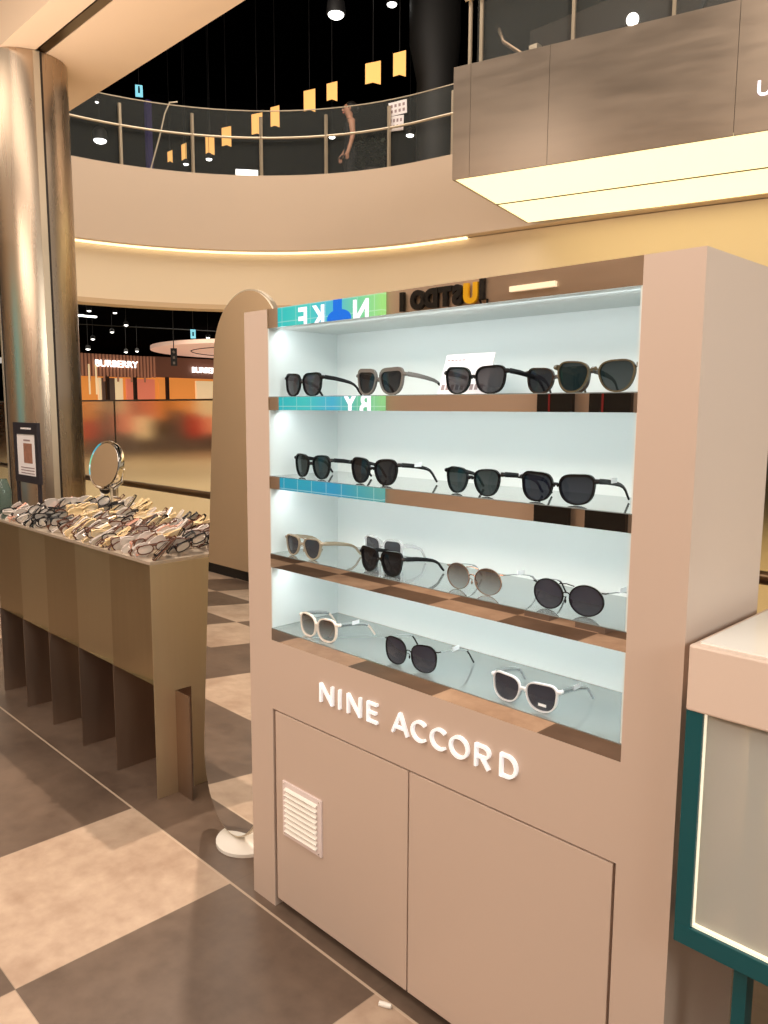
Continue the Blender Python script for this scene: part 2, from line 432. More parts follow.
for ch, x, mm in (('J', -4.00, 0), ('U', -4.13, 1), ('S', -4.27, 0), ('T', -4.40, 0), ('D', -4.56, 0), ('O', -4.71, 0), ('I', -4.90, 0)):
    text_mesh('letter', ch, back_m(x, 2.48, .03), .2, .03, M['sign_yellow'] if mm else M['sign_black'], t, bold=.014)
o = MB().box(-3.74, -3.33, BY - .005, BY + .05, 2.45, 2.49).build('wall_light', M['edge_glow'])
tag(o, 'short glowing wall light bar, mirrored near the right of the top strip', 'light')

o = MB().box(-4.0, -2.4, BY + .002, BY + .02, 2.2, 2.9).build('wall_plate', M['bulkhead']); tag(o, 'brushed steel plate on the back wall around the short light bar', 'panel')
for x0, x1, lb in ((-3.42, -3.12, 'tall black display board against the back wall, left one in the mirrored strip'), (-2.98, -2.66, 'tall black display board against the back wall, right one in the mirrored strip')):
    t = empty('display_board', ((x0 + x1) / 2, BY + .1, 0), lb, 'board')
    MB().box(x0, x1, BY + .06, BY + .1, .25, 1.9).build('board', M['sign_black'], t)
    MB().box(x0 + .04, x1 - .04, BY + .02, BY + .24, 0, .25).build('foot', M['store_grey'], t)
    MB().box(x0 + .1, x0 + .115, BY + .1, BY + .104, 1.3, 1.7).build('stripe', M['dark_red'], t)
# ------------------------------------------------------------------ display cabinet
CY0 = 1.3668
XA, XB, XE, XF = -1.9748, -.6006, -1.8612, -.7161
cab = empty('display_cabinet', (-1.29, 1.54, 0), 'large taupe eyewear display cabinet with four lit shelves and white NINE ACCORD lettering'.replace('NINE ACCORD ', ''), 'cabinet')
YB = 1.712
for xa_, xb_ in ((XA, XE), (XF, XB)):
    MB().box(xa_, xb_, CY0, YB, 0, 1.83).build('side_panel', M['cabinet'], cab)
s = MB()
s.box(XE, XF, CY0, CY0 + .03, .648, .862)
s.build('front_rail', M['cabinet'], cab)
s = MB().box(XE, XF, 1.632, YB, .03, 1.83); s.build('back_panel', M['cabinet'], cab)
s = MB()
s.box(XE, XE + .004, CY0 + .0015, 1.632, .9, 1.777); s.box(XF - .004, XF, CY0 + .0015, 1.632, .9, 1.777); s.box(XE, XF, 1.628, 1.632, .9, 1.777)
s.build('interior_lining', M['white_in'], cab)
s = MB().box(XE, XF, CY0 + .006, 1.632, 1.777, 1.83); s.build('top_panel', M['white_in'], cab)
MB().box(XE, XF, CY0, CY0 + .006, 1.777, 1.83).build('mirror_strip', M['bronze'], cab)
SH = [(1.5463, 1.5848), (1.3189, 1.3563), (1.0851, 1.1265), (.8622, .8994)]
for z0, z1 in SH:
    sh = MB().box(XE + .0005, XF - .0005, CY0 + .008, 1.628, z0, z1 - .002).build('shelf', M['white_in'], cab)
    MB().box(XE + .0005, XF - .0005, CY0 + .001, 1.6275, z1 - .002, z1).build('shelf_top', M['shelf_glass'], sh)
    MB().box(XE, XF, CY0, CY0 + .008, z0, z1 - .0022).build('mirror_strip', M['bronze'], sh)
# doors and plinth
DZ0, DZ1 = .032, .642
MB().box(-1.851, -1.295, CY0 + .002, CY0 + .022, DZ0, DZ1).build('door', M['cabinet'], cab, bevel=.0015)
MB().box(-1.2905, -.724, CY0 + .002, CY0 + .022, DZ0, DZ1).build('door', M['cabinet'], cab, bevel=.0015)
MB().box(XE, XF, CY0 + .06, CY0 + .08, 0, .648).build('plinth', M['cab_dark'], cab)
# louvred vent
vg = None
s = MB(); s.box(-1.812, -1.631, CY0 - .004, CY0 + .002, .262, .436)
vg = s.build('vent_grille', M['vent'], cab, bevel=.001)
s = MB()
for i in range(9):
    z = .283 + i * .0165
    s.mbox(Matrix.Translation((-1.7215, CY0 - .007, z)) @ Matrix.Rotation(math.radians(35), 4, 'X'), .148, .012, .004)
s.build('louvre', M['white'], vg)
for x in (-1.803, -1.640):
    for z in (.27, .428): MB().cyl((x, CY0 - .006, z), (x, CY0 - .003, z), .0025, 8).build('screw', M['chrome'], vg)

# geometric sans lettering, strokes drawn as ribbons
def ribbon(sb, pts, w, mtx, depth, closed=False):
    n = len(pts); P = [Vector((x, y)) for x, y in pts]; L = []; Rr = []
    for i in range(n):
        if closed: a, b = P[i - 1], P[(i + 1) % n]
        else: a, b = P[max(i - 1, 0)], P[min(i + 1, n - 1)]
        d0 = (P[i] - a); d1 = (b - P[i])
        if d0.length < 1e-9: d0 = d1
        if d1.length < 1e-9: d1 = d0
        d0.normalize(); d1.normalize(); n0 = Vector((-d0.y, d0.x)); n1 = Vector((-d1.y, d1.x))
        m = (n0 + n1); m.normalize(); k = w / 2 / max(.35, m.dot(n0)); L.append(P[i] + m * k); Rr.append(P[i] - m * k)
    for i in range(n if closed else n - 1):
        j = (i + 1) % n
        sb.prism([tuple(L[i]), tuple(Rr[i]), tuple(Rr[j]), tuple(L[j])], mtx, depth)
def arc(cx, cy, rx, ry, a0, a1, n=24):
    return [(cx + rx * math.cos(math.radians(a0 + (a1 - a0) * i / n)), cy + ry * math.sin(math.radians(a0 + (a1 - a0) * i / n))) for i in range(n + 1)]
H0, H1 = .7355, .7905; CAPH = H1 - H0; SW = .0069
letters = [('N', -1.630, -1.575), ('I', -1.552, -1.543), ('N', -1.516, -1.462), ('E', -1.438, -1.400), ('A', -1.345, -1.289), ('C', -1.278, -1.226),
           ('C', -1.214, -1.162), ('O', -1.153, -1.094), ('R', -1.076, -1.032), ('D', -1.004, -.957)]
for ch, x0, x1 in letters:
    s = MB()
    m = frame_mtx((x0, CY0, H0), (1, 0, 0), (0, 0, 1)); w = x1 - x0; h = CAPH; q = SW / 2
    def rb(p, closed=False): ribbon(s, p, SW, m, .009, closed)
    if ch == 'I': rb([(w / 2, 0), (w / 2, h)])
    if ch == 'N': rb([(q, 0), (q, h)]); rb([(w - q, 0), (w - q, h)]); rb([(q, h - q * .6), (w - q, q * .6)])
    if ch == 'E': rb([(q, 0), (q, h)]); [rb([(q, y), (w - (.004 if y == h / 2 else 0), y)]) for y in (q, h / 2, h - q)]
    if ch == 'A': rb([(q * .6, 0), (w / 2, h)]); rb([(w - q * .6, 0), (w / 2, h)]); rb([(w * .24, h * .3), (w * .76, h * .3)])
    if ch == 'C': rb(arc(w * .56, h / 2, w * .56 - q, h / 2 - q, 48, 312))
    if ch == 'O': rb(arc(w / 2, h / 2, w / 2 - q, h / 2 - q, 0, 360, 32)[:-1], True)
    if ch == 'R':
        rb([(q, 0), (q, h)]); rb([(q, h - q)] + arc(w * .55, h * .70, w * .45 - q, h * .30 - q, 90, -90, 14) + [(q, h * .40 + q)]); rb([(w * .5, h * .42), (w - q, 0)])
    if ch == 'D':
        rb([(q, 0), (q, h)]); rb([(q, h - q)] + arc(w * .42, h / 2, w * .58 - q, h / 2 - q, 90, -90, 18) + [(q, q)])
    s.build('letter', M['letter'], cab)

# price card behind the third pair
t = empty('price_card', (-1.232, 1.5, 1.5848), 'white printed price card leaning behind the third pair on the top shelf', 'card')
mt = frame_mtx((-1.232, 1.475, 1.586), (1, 0, 0), (0, .35, 1))
s = MB(); s.prism([(-.075, 0), (.075, 0), (.075, .105), (-.075, .105)], mt, -.002); s.build('card', M['paper'], t)
s = MB()
for i in range(5): s.prism([(-.068 + i * .012, .088), (-.06 + i * .012, .088), (-.06 + i * .012, .091), (-.068 + i * .012, .091)], mt, .0005)
for i in range(9): s.prism([(-.068 + i * .015, .012), (-.058 + i * .015, .012), (-.058 + i * .015, .026), (-.068 + i * .015, .026)], mt, .0005)
s.build('print', M['print_text'], t)

# ------------------------------------------------------------------ sunglasses
def outline(w, h, n, k, N=48, nt=None):
    pts = []; nb_ = n
    for i in range(N):
        a = 2 * PI * i / N; c, sn = math.cos(a), math.sin(a)
        n = (nt or nb_) if sn > 0 else nb_
        x = w / 2 * math.copysign(abs(c) ** (2 / n), c); y = h / 2 * math.copysign(abs(sn) ** (2 / n), sn)
        x *= 1 + k * (y / (h / 2)); pts.append((x, y))
    return pts
def rounded(poly, cuts, per=12):
    out = []; n = len(poly)
    for i in range(n):
        p = Vector(poly[i]); a = Vector(poly[i - 1]); b = Vector(poly[(i + 1) % n]); c = cuts[i]
        p0 = p + (a - p).normalized() * min(c, (a - p).length * .5); p2 = p + (b - p).normalized() * min(c, (b - p).length * .5)
        for k in range(per):
            t = k / (per - 1) * .96 + .02
            q = p0 * (1 - t) ** 2 + p * 2 * t * (1 - t) + p2 * t * t; out.append((q.x, q.y))
    return out
# lens outlines: (lower width ratio, upper cut, lower cut, inner slope)
SHAPES = {'way': (.74, .26, .44, .06), 'panto': (.62, .36, .50, .06), 'cat': (.66, .22, .42, .08), 'square': (.90, .36, .40, .02), 'big': (.86, .40, .46, .03),
          'navigator': (.76, .26, .38, .08), 'aviator': (.60, .28, .46, .10), 'angular': (.60, .20, .30, .08), 'box': (.84, .24, .30, .03)}
def lens_outline(w, h, shape):
    if shape == 'round': return outline(w, h, 2.0, .02)
    wb, ct, cb, sl = SHAPES[shape]
    d = sl * w * .6
    poly = [(w * .5, h * .5), (-w * .5, h * .45), (-w * .5 * wb + d, -h * .5), (w * .5 * wb + d, -h * .5)]
    return rounded(poly, (w * ct, w * min(.5, ct + .12), w * cb, w * cb))
def offset_poly(p, d):
    n = len(p); o = []
    for i in range(n):
        t = Vector(p[(i + 1) % n]) - Vector(p[i - 1]); t.normalize(); o.append((p[i][0] + t.y * d, p[i][1] - t.x * d))
    # keep the offset going outwards for either winding
    return o
GM = {
    'black': mat('black_acetate', (.007, .007, .008, 1), .22, spec=.35),
    'grey': mat('smoke_grey_acetate', srgb(112, 108, 104), .2, coat=.4),
    'olive': mat('olive_brown_acetate', srgb(90, 80, 58), .2, coat=.4, noise=.35, nscale=60),
    'tort': mat('dark_tortoise_acetate', srgb(50, 36, 26), .2, coat=.4, noise=.5, nscale=70),
    'sand': mat('sand_acetate', srgb(156, 142, 120), .2, coat=.4),
    'clear': mat('clear_acetate', srgb(225, 228, 230), .1, alpha=.45, coat=.5),
    'ivory': mat('ivory_acetate', srgb(240, 226, 214), .25, coat=.3),
    'rose': mat('rose_metal', srgb(196, 160, 140), .22, metal=1),
    'gun': mat('black_metal', (.02, .02, .022, 1), .25, metal=.6),
    'silver': mat('silver_metal', srgb(200, 202, 205), .18, metal=1),
    'whitef': mat('frost_white_acetate', srgb(226, 224, 226), .25, coat=.4),
    'tip_grey': mat('clear_temple_tip', srgb(190, 196, 200), .15, alpha=.6),
    'tagw': mat('white_paper_tag', srgb(246, 248, 250), .5),
    'L_dark': lens_material('black_lens', (.010, .010, .012, 1), .985, .97),
    'L_green': lens_material('green_black_lens', (.008, .020, .023, 1), .97, .93),
    'L_blue': lens_material('blue_black_lens', (.008, .011, .022, 1), .975, .95),
    'L_grey': lens_material('smoke_lens', (.030, .029, .036, 1), .97, .92),
    'L_purp': lens_material('violet_smoke_lens', (.026, .021, .034, 1), .97, .92),
    'L_brown': lens_material('brown_gradient_lens', (.060, .030, .012, 1), .98, .50),
}
GL_GROUP = 'sunglasses on the lit shelves'
def sunglasses(label, x, y, z, yaw, lw, lh, n, k, sep, rw, fm, lm, tm, tip=None, thin=False, top_bar=False, tagged=False, hinge=.84, tl=.130, splay=.003, curve=.9, brow=0, bridge_z=.62, patch=False):
    if not thin: sep, lw = sep - .009, lw + .009
    else: sep, lw = sep - .003, lw + .003
    root = empty('sunglasses', (x, y, z + .0006), label, 'sunglasses', GL_GROUP, math.radians(yaw))
    W = sep / 2 + lw / 2 + rw; zc = lh / 2 + rw; total = lh + 2 * rw
    def bend(p): return Vector((p[0], p[1] + curve * p[0] ** 2, p[2]))
    fs = MB(); base = lens_outline(lw, lh, n); outer = offset_poly(base, rw)
    d = .0035 if not thin else .0018
    if brow:
        outer = [(px, py + (brow * max(0, py / (lh / 2)))) for px, py in outer]
    for sd in (-1, 1):
        N = len(base); vs = []
        for (pts, yy) in ((base, -d), (outer, -d), (outer, d), (base, d)):
            for px, py in pts: vs.append(bend((sd * (sep / 2 + px), yy, zc + py)))
        fc = []
        for q in range(4):
            q2 = (q + 1) % 4
            for i in range(N): fc.append((q * N + i, q * N + (i + 1) % N, q2 * N + (i + 1) % N, q2 * N + i))
        fs.add(vs, fc)
        # end piece carrying the hinge
        ze = zc + lh / 2 * (hinge * 2 - 1)
        xo = sep / 2 + lw / 2 * (1 + k * (hinge * 2 - 1)) * .97 + rw * .5
        hw = .0052 if not thin else .0016
        fs.tube([bend((sd * (xo - .004), 0, ze)), bend((sd * (W + .002), .001, ze)), bend((sd * (W + .003), .009, ze))], [hw, hw, hw * .85], 8)
    # bridge
    zb = zc + lh / 2 * (bridge_z * 2 - 1); gx = sep / 2 - lw / 2
    br = .0036 if not thin else .0014
    fs.tube([bend((-gx - rw * .2, 0, zb - .002)), bend((-gx * .5, -.001, zb + .003)), bend((gx * .5, -.001, zb + .003)), bend((gx + rw * .2, 0, zb - .002))], br, 8)
    if top_bar:
        zt_ = zc + lh / 2 * .86
        fs.tube([bend((-gx - lw * .12, 0, zt_)), bend((0, -.001, zt_ + .003)), bend((gx + lw * .12, 0, zt_)), ], .0013, 8)
    if thin or top_bar:
        for sd in (-1, 1):
            fs.tube([bend((sd * (gx - .0005), .001, zb - .006)), bend((sd * (gx - .003), .008, zb - .010)), bend((sd * (gx - .002), .009, zb - .016))], .0009, 6)
            fs.sphere(bend((sd * (gx - .002), .009, zb - .018)), .004, 6, (.5, .7, 1.3))
    fr = fs.build('frame', GM[fm], root, smooth=True, local=True)
    for sd in (-1, 1):
        ls = MB(); N = len(base)
        big = offset_poly(base, .0006)
        vs = [bend((sd * (sep / 2 + px), .0002, zc + py)) for px, py in big] + [bend((sd * (sep / 2 + px * .5), -.0012, zc + py * .5)) for px, py in big] + [bend((sd * sep / 2, -.0018, zc))]
        fc = [(i, (i + 1) % N, N + (i + 1) % N, N + i) for i in range(N)] + [(N + i, N + (i + 1) % N, 2 * N) for i in range(N)]
        ls.add(vs, fc); lo = ls.build('lens', GM[lm], root, smooth=True, local=True)
        if patch and sd == 1:
            p = MB(); p.mbox(Matrix.Translation(bend((sep / 2 + .006, -.0035, zc - lh * .27))), .02, .0006, .006); p.build('sticker', GM['tagw'], lo, local=True)
    for sd in (-1, 1):
        ze = zc + lh / 2 * (hinge * 2 - 1); x0 = sd * (W + .003); y0 = .008 + curve * W * W
        prof = [(0, 0), (.25, -.003), (.5, -.008), (.68, -.013), (.78, -.018), (.86, -.50 * ze), (.94, -.75 * ze), (1.0, -(ze - .004))]
        pts = [Vector((x0 + sd * splay * t_, y0 + tl * t_, ze + dz)) for t_, dz in prof]
        hz = [.0058, .0056, .0050, .0042, .0036, .0034, .0034, .0028] if not thin else [.0012] * 4 + [.0022] * 4
        hx = [.0020] * 8 if not thin else [.0010] * 4 + [.0016] * 4
        def sweep(i0, i1):
            b = MB(); vs = []; fc = []; m_ = i1 - i0 + 1
            for i in range(i0, i1 + 1):
                tt = pts[min(i + 1, 7)] - pts[max(i - 1, 0)]; tt.normalize()
                xx = Vector((1, 0, 0)); nz = tt.cross(xx); nz.normalize(); 
                if nz.z < 0 : nz = -nz
                for a in range(8):
                    an = 2 * PI * a / 8 + PI / 8; vs.append(pts[i] + xx * hx[i] * math.cos(an) * 1.08 + nz * hz[i] * math.sin(an) * 1.08)
            for i in range(m_ - 1):
                for a in range(8): fc.append((i * 8 + a, i * 8 + (a + 1) % 8, (i + 1) * 8 + (a + 1) % 8, (i + 1) * 8 + a))
            fc.append(tuple(range(8))); fc.append(tuple((m_ - 1) * 8 + a for a in range(8)))
            b.add(vs, fc); return b
        if tip:
            te = sweep(0, 4).build('temple', GM[tm], root, smooth=True, local=True)
            sweep(4, 7).build('temple_tip', GM[tip], te, smooth=True, local=True)
        else:
            te = sweep(0, 7).build('temple', GM[tm], root, smooth=True, local=True)
        if tagged and sd == 1:
            b = MB(); b.mbox(Matrix.Translation((x0 + sd * splay * .4 + .0028, y0 + tl * .42, ze - .001)), .0008, .026, .011); b.build('price_tag', GM['tagw'], te, local=True)
    return root

Z1, Z2, Z3, Z4 = 1.5848, 1.3563, 1.1265, .8994
# top shelf
sunglasses('black square sunglasses with grey lenses, leftmost on the top shelf', -1.750, 1.402, Z1, -2, .068, .058, 'way', .12, .094, .0028, 'black', 'L_grey', 'black', brow=.002)
sunglasses('smoke grey framed square sunglasses, second from left on the top shelf', -1.442, 1.402, Z1, -3, .072, .055, 'cat', .16, .098, .0048, 'grey', 'L_dark', 'grey', tip='tort', brow=.004)
sunglasses('black rounded sunglasses in front of the white price card', -1.135, 1.402, Z1, -1, .072, .056, 'way', .13, .100, .0026, 'black', 'L_grey', 'black', brow=.002)
sunglasses('dark tortoise square sunglasses, partly hidden behind the olive pair on the top shelf', -.980, 1.50, Z1, 0, .066, .053, 'way', .1, .092, .0034, 'tort', 'L_dark', 'tort', tl=.10)
sunglasses('olive brown rounded sunglasses with key bridge, rightmost on the top shelf', -.826, 1.396, Z1, 3, .071, .058, 'panto', .11, .100, .0030, 'olive', 'L_green', 'olive', bridge_z=.72, tl=.13)
# second shelf
sunglasses('black round sunglasses, leftmost on the second shelf', -1.710, 1.400, Z2, -4, .068, .061, 'panto', .14, .098, .0028, 'black', 'L_green', 'black', brow=.0015)
sunglasses('glossy black rounded sunglasses, second from left on the second shelf', -1.463, 1.402, Z2, 0, .071, .060, 'panto', .14, .100, .0035, 'black', 'L_dark', 'black', tagged=True, brow=.002)
sunglasses('slim black square sunglasses, third from left on the second shelf', -1.134, 1.400, Z2, -4, .069, .058, 'panto', .16, .098, .0024, 'black', 'L_green', 'black', tagged=True)
sunglasses('large black square sunglasses, rightmost on the second shelf', -.907, 1.400, Z2, 3, .070, .056, 'way', .11, .099, .0034, 'black', 'L_blue', 'black', tagged=True, brow=.002)
# third shelf
sunglasses('sand coloured aviator sunglasses with grey lenses, leftmost on the third shelf', -1.743, 1.392, Z3, -2, .066, .054, 'aviator', .17, .096, .0036, 'sand', 'L_grey', 'sand', top_bar=True)
sunglasses('clear framed square sunglasses standing behind the black pair on the third shelf', -1.556, 1.53, Z3, -6, .064, .056, 'box', .10, .096, .0045, 'clear', 'L_grey', 'clear', tl=.07)
sunglasses('thick glossy black angular sunglasses in front of the clear pair', -1.427, 1.395, Z3, -4, .063, .052, 'angular', .19, .094, .0052, 'black', 'L_dark', 'black', brow=.003)
sunglasses('round rose metal sunglasses with brown gradient lenses', -1.132, 1.408, Z3, -1, .068, .060, 'round', .02, .093, .0014, 'rose', 'L_brown', 'silver', tip='tip_grey', thin=True, top_bar=True, tagged=True)
sunglasses('round black metal sunglasses with dark lenses, rightmost on the third shelf', -.877, 1.406, Z3, 0, .070, .061, 'round', .03, .095, .0024, 'gun', 'L_purp', 'silver', tip='gun', thin=True, top_bar=True, tagged=True)
# bottom shelf
sunglasses('ivory square sunglasses with brown gradient lenses on the bottom shelf', -1.676, 1.390, Z4, -1, .064, .061, 'square', .08, .092, .0038, 'ivory', 'L_brown', 'silver', tip='ivory', tagged=True)
sunglasses('oversized thin black sunglasses in the middle of the bottom shelf', -1.319, 1.393, Z4, 1, .076, .068, 'big', .05, .097, .0024, 'gun', 'L_purp', 'silver', tip='gun', tagged=True, thin=True)
sunglasses('pale clear square sunglasses with a stickered lens, rightmost on the bottom shelf', -.967, 1.390, Z4, 1, .068, .059, 'navigator', .12, .097, .0030, 'whitef', 'L_purp', 'silver', tip='tip_grey', tagged=True, patch=True)

# ------------------------------------------------------------------ steel table with folded legs
TX0, TX1, TY0, TY1, TZ = -4.43, -2.735, 1.44, 2.02, .963
tb = empty('steel_table', (-3.58, 1.73, 0), 'long brushed steel table with folded plate legs, heaped with eyeglass frames', 'table')
MB().box(TX0, TX1, TY0, TY1, TZ - .012, TZ).build('tabletop', M['tabletop'], tb)
xs = [-4.43, -4.10, -3.77, -3.43, -3.09, -2.745]
for i in range(5):
    a, b = xs[i], xs[i + 1]
    zc = .47
    pn = MB()
    # bent apron plate: front sheet with a fold rolling under at its lower edge
    yaw_ = .085
    mm = Matrix.Translation(((a + b) / 2, TY0 + .004 + (b - a) / 2 * yaw_, (zc + TZ - .012) / 2)) @ Matrix.Rotation(yaw_, 4, 'Z'); pn.mbox(mm, b - a - .007, .004, TZ - .012 - zc)
    pn.add([(a, TY0 + .004, zc), (b - .002, TY0 + .004, zc), (b - .002, TY0 + .16, zc - .0), (a, TY0 + .16, zc + .0)], [(0, 1, 2, 3)])
    pn.build('apron_panel', M['steel' if i % 2 else 'steel_fold_shade'], tb)
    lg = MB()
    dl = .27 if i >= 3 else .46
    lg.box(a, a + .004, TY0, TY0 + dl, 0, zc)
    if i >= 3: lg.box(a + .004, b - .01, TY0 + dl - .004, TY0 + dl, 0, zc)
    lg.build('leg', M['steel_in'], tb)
# right end plate with cut tabs folded outwards
s = MB()
yA, yB, yC, yD = TY0, 1.535, 1.66, TY1
s.box(TX1 - .004, TX1, yA, yD, .43, TZ - .012)
s.box(TX1 - .004, TX1, yA, yB, 0, .43)
s.box(TX1 - .004, TX1, 1.605, 1.80, 0, .43)
s.build('end_panel', M['steel_lit_end'], tb)
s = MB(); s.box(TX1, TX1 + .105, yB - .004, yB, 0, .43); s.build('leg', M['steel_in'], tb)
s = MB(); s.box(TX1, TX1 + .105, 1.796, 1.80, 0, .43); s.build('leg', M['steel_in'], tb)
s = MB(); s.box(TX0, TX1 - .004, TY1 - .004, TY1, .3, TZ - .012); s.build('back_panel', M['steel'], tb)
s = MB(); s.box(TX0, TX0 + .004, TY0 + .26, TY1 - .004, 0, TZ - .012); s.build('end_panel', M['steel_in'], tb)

# heap of eyeglass frames
def pile_mesh(name, fm, pale, lensm):
    s = MB(); lw, lh, sep, rw = .058, .040, .072, .004
    base = outline(lw, lh, 2.7, .08, 12); outer = offset_poly(base, rw); zc = lh / 2 + rw; N = 12
    for sd in (-1, 1):
        vs = []
        for pts, yy in ((base, -.002), (outer, -.002), (outer, .002), (base, .002)):
            for px, py in pts: vs.append((sd * (sep / 2 + px), yy, zc + py))
        fc = []
        for q in range(4):
            q2 = (q + 1) % 4
            for i in range(N): fc.append((q * N + i, q * N + (i + 1) % N, q2 * N + (i + 1) % N, q2 * N + i))
        s.add(vs, fc, 0)
        s.add([(sd * (sep / 2 + px), 0, zc + py) for px, py in base], [tuple(range(N))], 1)
    W = sep / 2 + lw / 2 + rw; zt_ = zc + lh * .25
    s.box(-.010, .010, -.002, .002, zt_ - .002, zt_ + .003)
    for sd in (-1, 1):
        s.box(min(sd * W, sd * (W - .004)), max(sd * W, sd * (W - .004)), .0, .012, zt_ - .003, zt_ + .003)
        s.mbox(Matrix.Translation((sd * .002, .010 + .003 * sd, zt_ - .002)) @ Matrix.Rotation(sd * .06, 4, 'Y'), 2 * W - .006, .002, .005)
    me = bpy.data.meshes.new(name)
    me.from_pydata([v for v in s.v], [], s.f); me.materials.append(fm); me.materials.append(lensm)
    for p, k in zip(me.polygons, s.mi): p.material_index = k
    return me
M['demo_lens'] = mat('glint_white_demo_lens', srgb(250, 246, 240), .05, alpha=.55)  # white colour stands in for glints on clear lenses
M['demo_lens_warm'] = mat('amber_demo_lens', srgb(244, 228, 190), .06, alpha=.55)  # amber tint, paled for the same glints
pk = {
    'black': (pile_mesh('black_frame_mesh', GM['black'], 0, M['demo_lens']), 'glossy black eyeglass frame in the heap on the steel table', 'black eyeglass frames heaped on the steel table'),
    'brown': (pile_mesh('brown_frame_mesh', mat('brown_acetate', srgb(92, 58, 44), .2, noise=.4, nscale=60), 0, M['demo_lens']), 'dark brown eyeglass frame in the heap on the steel table', 'brown eyeglass frames heaped on the steel table'),
    'amber': (pile_mesh('amber_frame_mesh', mat('amber_acetate', srgb(226, 200, 156), .2), 0, M['demo_lens_warm']), 'pale amber eyeglass frame in the heap on the steel table', 'amber eyeglass frames heaped on the steel table'),
    'grey': (pile_mesh('grey_frame_mesh', mat('silver_grey_acetate', srgb(205, 196, 190), .22), 0, M['demo_lens']), 'light grey eyeglass frame in the heap on the steel table', 'light grey eyeglass frames heaped on the steel table'),
    'rose': (pile_mesh('rose_frame_mesh', mat('rose_acetate', srgb(214, 160, 140), .22), 0, M['demo_lens']), 'pinkish eyeglass frame in the heap on the steel table', 'pinkish eyeglass frames heaped on the steel table'),
}
ROWS = 4; PER = 75
for row in range(ROWS):
    for i in range(PER):
        fx = (i + .5) / PER
        x = TX0 + .035 + fx * (TX1 - TX0 - .075)
        y = TY0 + .082 + row * .139 + random.uniform(-.008, .008)
        if fx < .13: wts = dict(rose=3.5, grey=3, black=2.5, amber=1)
        elif fx < .45: wts = dict(black=7, amber=1.5, brown=2, grey=1.5) if (row % 2 == 0 or fx < .25) else dict(amber=3, black=3, grey=2.5)
        elif fx < .62: wts = dict(amber=3, brown=3, grey=2.5, black=1.5)
        else: wts = dict(brown=3.6, grey=2.6, black=3.2, amber=1.2, rose=.5)
        kind = random.choices(list(wts), list(wts.values()))[0]
        me, lab, grp = pk[kind]
        o = bpy.data.objects.new('eyeglasses', me); COL.objects.link(o)
        lean = math.radians(random.uniform(15, 60))
        yawz = math.radians(90 + random.uniform(-38, 38))
        o.rotation_euler = (lean, random.uniform(-.65, .15), yawz)
        heap = .045 if .12 < fx < .42 else .012
        z = TZ + .016 + random.uniform(0, heap) * (1.2 if row in (1, 2, 3) else .4)
        o.location = (x, y, z)
        tag(o, lab, 'eyeglasses', grp)

# small things on and by the table
vm = empty('table_mirror', (-3.9, 1.86, TZ), 'round tilting silver vanity mirror on a thin stand at the back of the table', 'mirror')
s = MB(); s.lathe([(.075, 0), (.075, .006), (.02, .012)], (-3.9, 1.86, TZ), 24); s.build('base', M['near_black'], vm, smooth=True)
MB().cyl((-3.9, 1.86, TZ + .01), (-3.925, 1.86, TZ + .17), .007, 10).build('stem', M['rail'], vm, smooth=True)
mx = Matrix.Translation((-3.925, 1.84, TZ + .29)) @ Matrix.Rotation(math.radians(10), 4, 'Z') @ Matrix.Rotation(math.radians(78), 4, 'X')
s = MB(); s.lathe([(.118, -.003), (.12, .012), (.128, .014), (.13, 0), (.126, -.016), (.06, -.022)][::-1], (0, 0, 0), 32, mtx=None)
s.v = [mx @ v for v in s.v]; fr_ = s.build('mirror_rim', M['chrome'], vm, smooth=True)
s = MB(); s.lathe([(.116, .0125), (.1155, .0150)], (0, 0, 0), 32); s.v = [mx @ v for v in s.v]; s.build('mirror_glass', M['mirror'], vm)
s = MB(); s.sphere((-3.97, 1.85, TZ + .165), .03, 8, (1.1, 1, 1)); s.build('knob', M['grey_dark'], vm, smooth=True)
s = MB(); s.tube([(-3.925, 1.875, TZ + .165), (-3.90, 1.91, TZ + .2), (-3.86, 1.9, TZ + .27)], .008, 8); s.build('bracket', M['chrome'], vm, smooth=True)

t = empty('spray_bottle', (-4.16, 1.92, TZ), 'small green glass bottle with a pale cap behind the heaped frames', 'bottle')
s = MB(); s.lathe([(.026, 0), (.028, .01), (.026, .085), (.012, .1)], (-4.16, 1.92, TZ), 16); s.build('bottle_body', M['teal_bottle'], t, smooth=True)
s = MB(); s.lathe([(.010, .1), (.010, .125), (.007, .128)], (-4.16, 1.92, TZ), 12); s.build('cap', M['white'], t, smooth=True)
t = empty('glass_jar', (-4.385, 1.478, TZ), 'green tinted glass jar at the far left end of the steel table', 'jar')
s = MB(); s.lathe([(.035, 0), (.04, .02), (.04, .15), (.026, .19), (.02, .21), (.018, .21), (.023, .188), (.036, .148), (.036, .02), (.01, .008)], (-4.385, 1.478, TZ), 24); s.build('jar_body', M['jar_glass'], t, smooth=True)

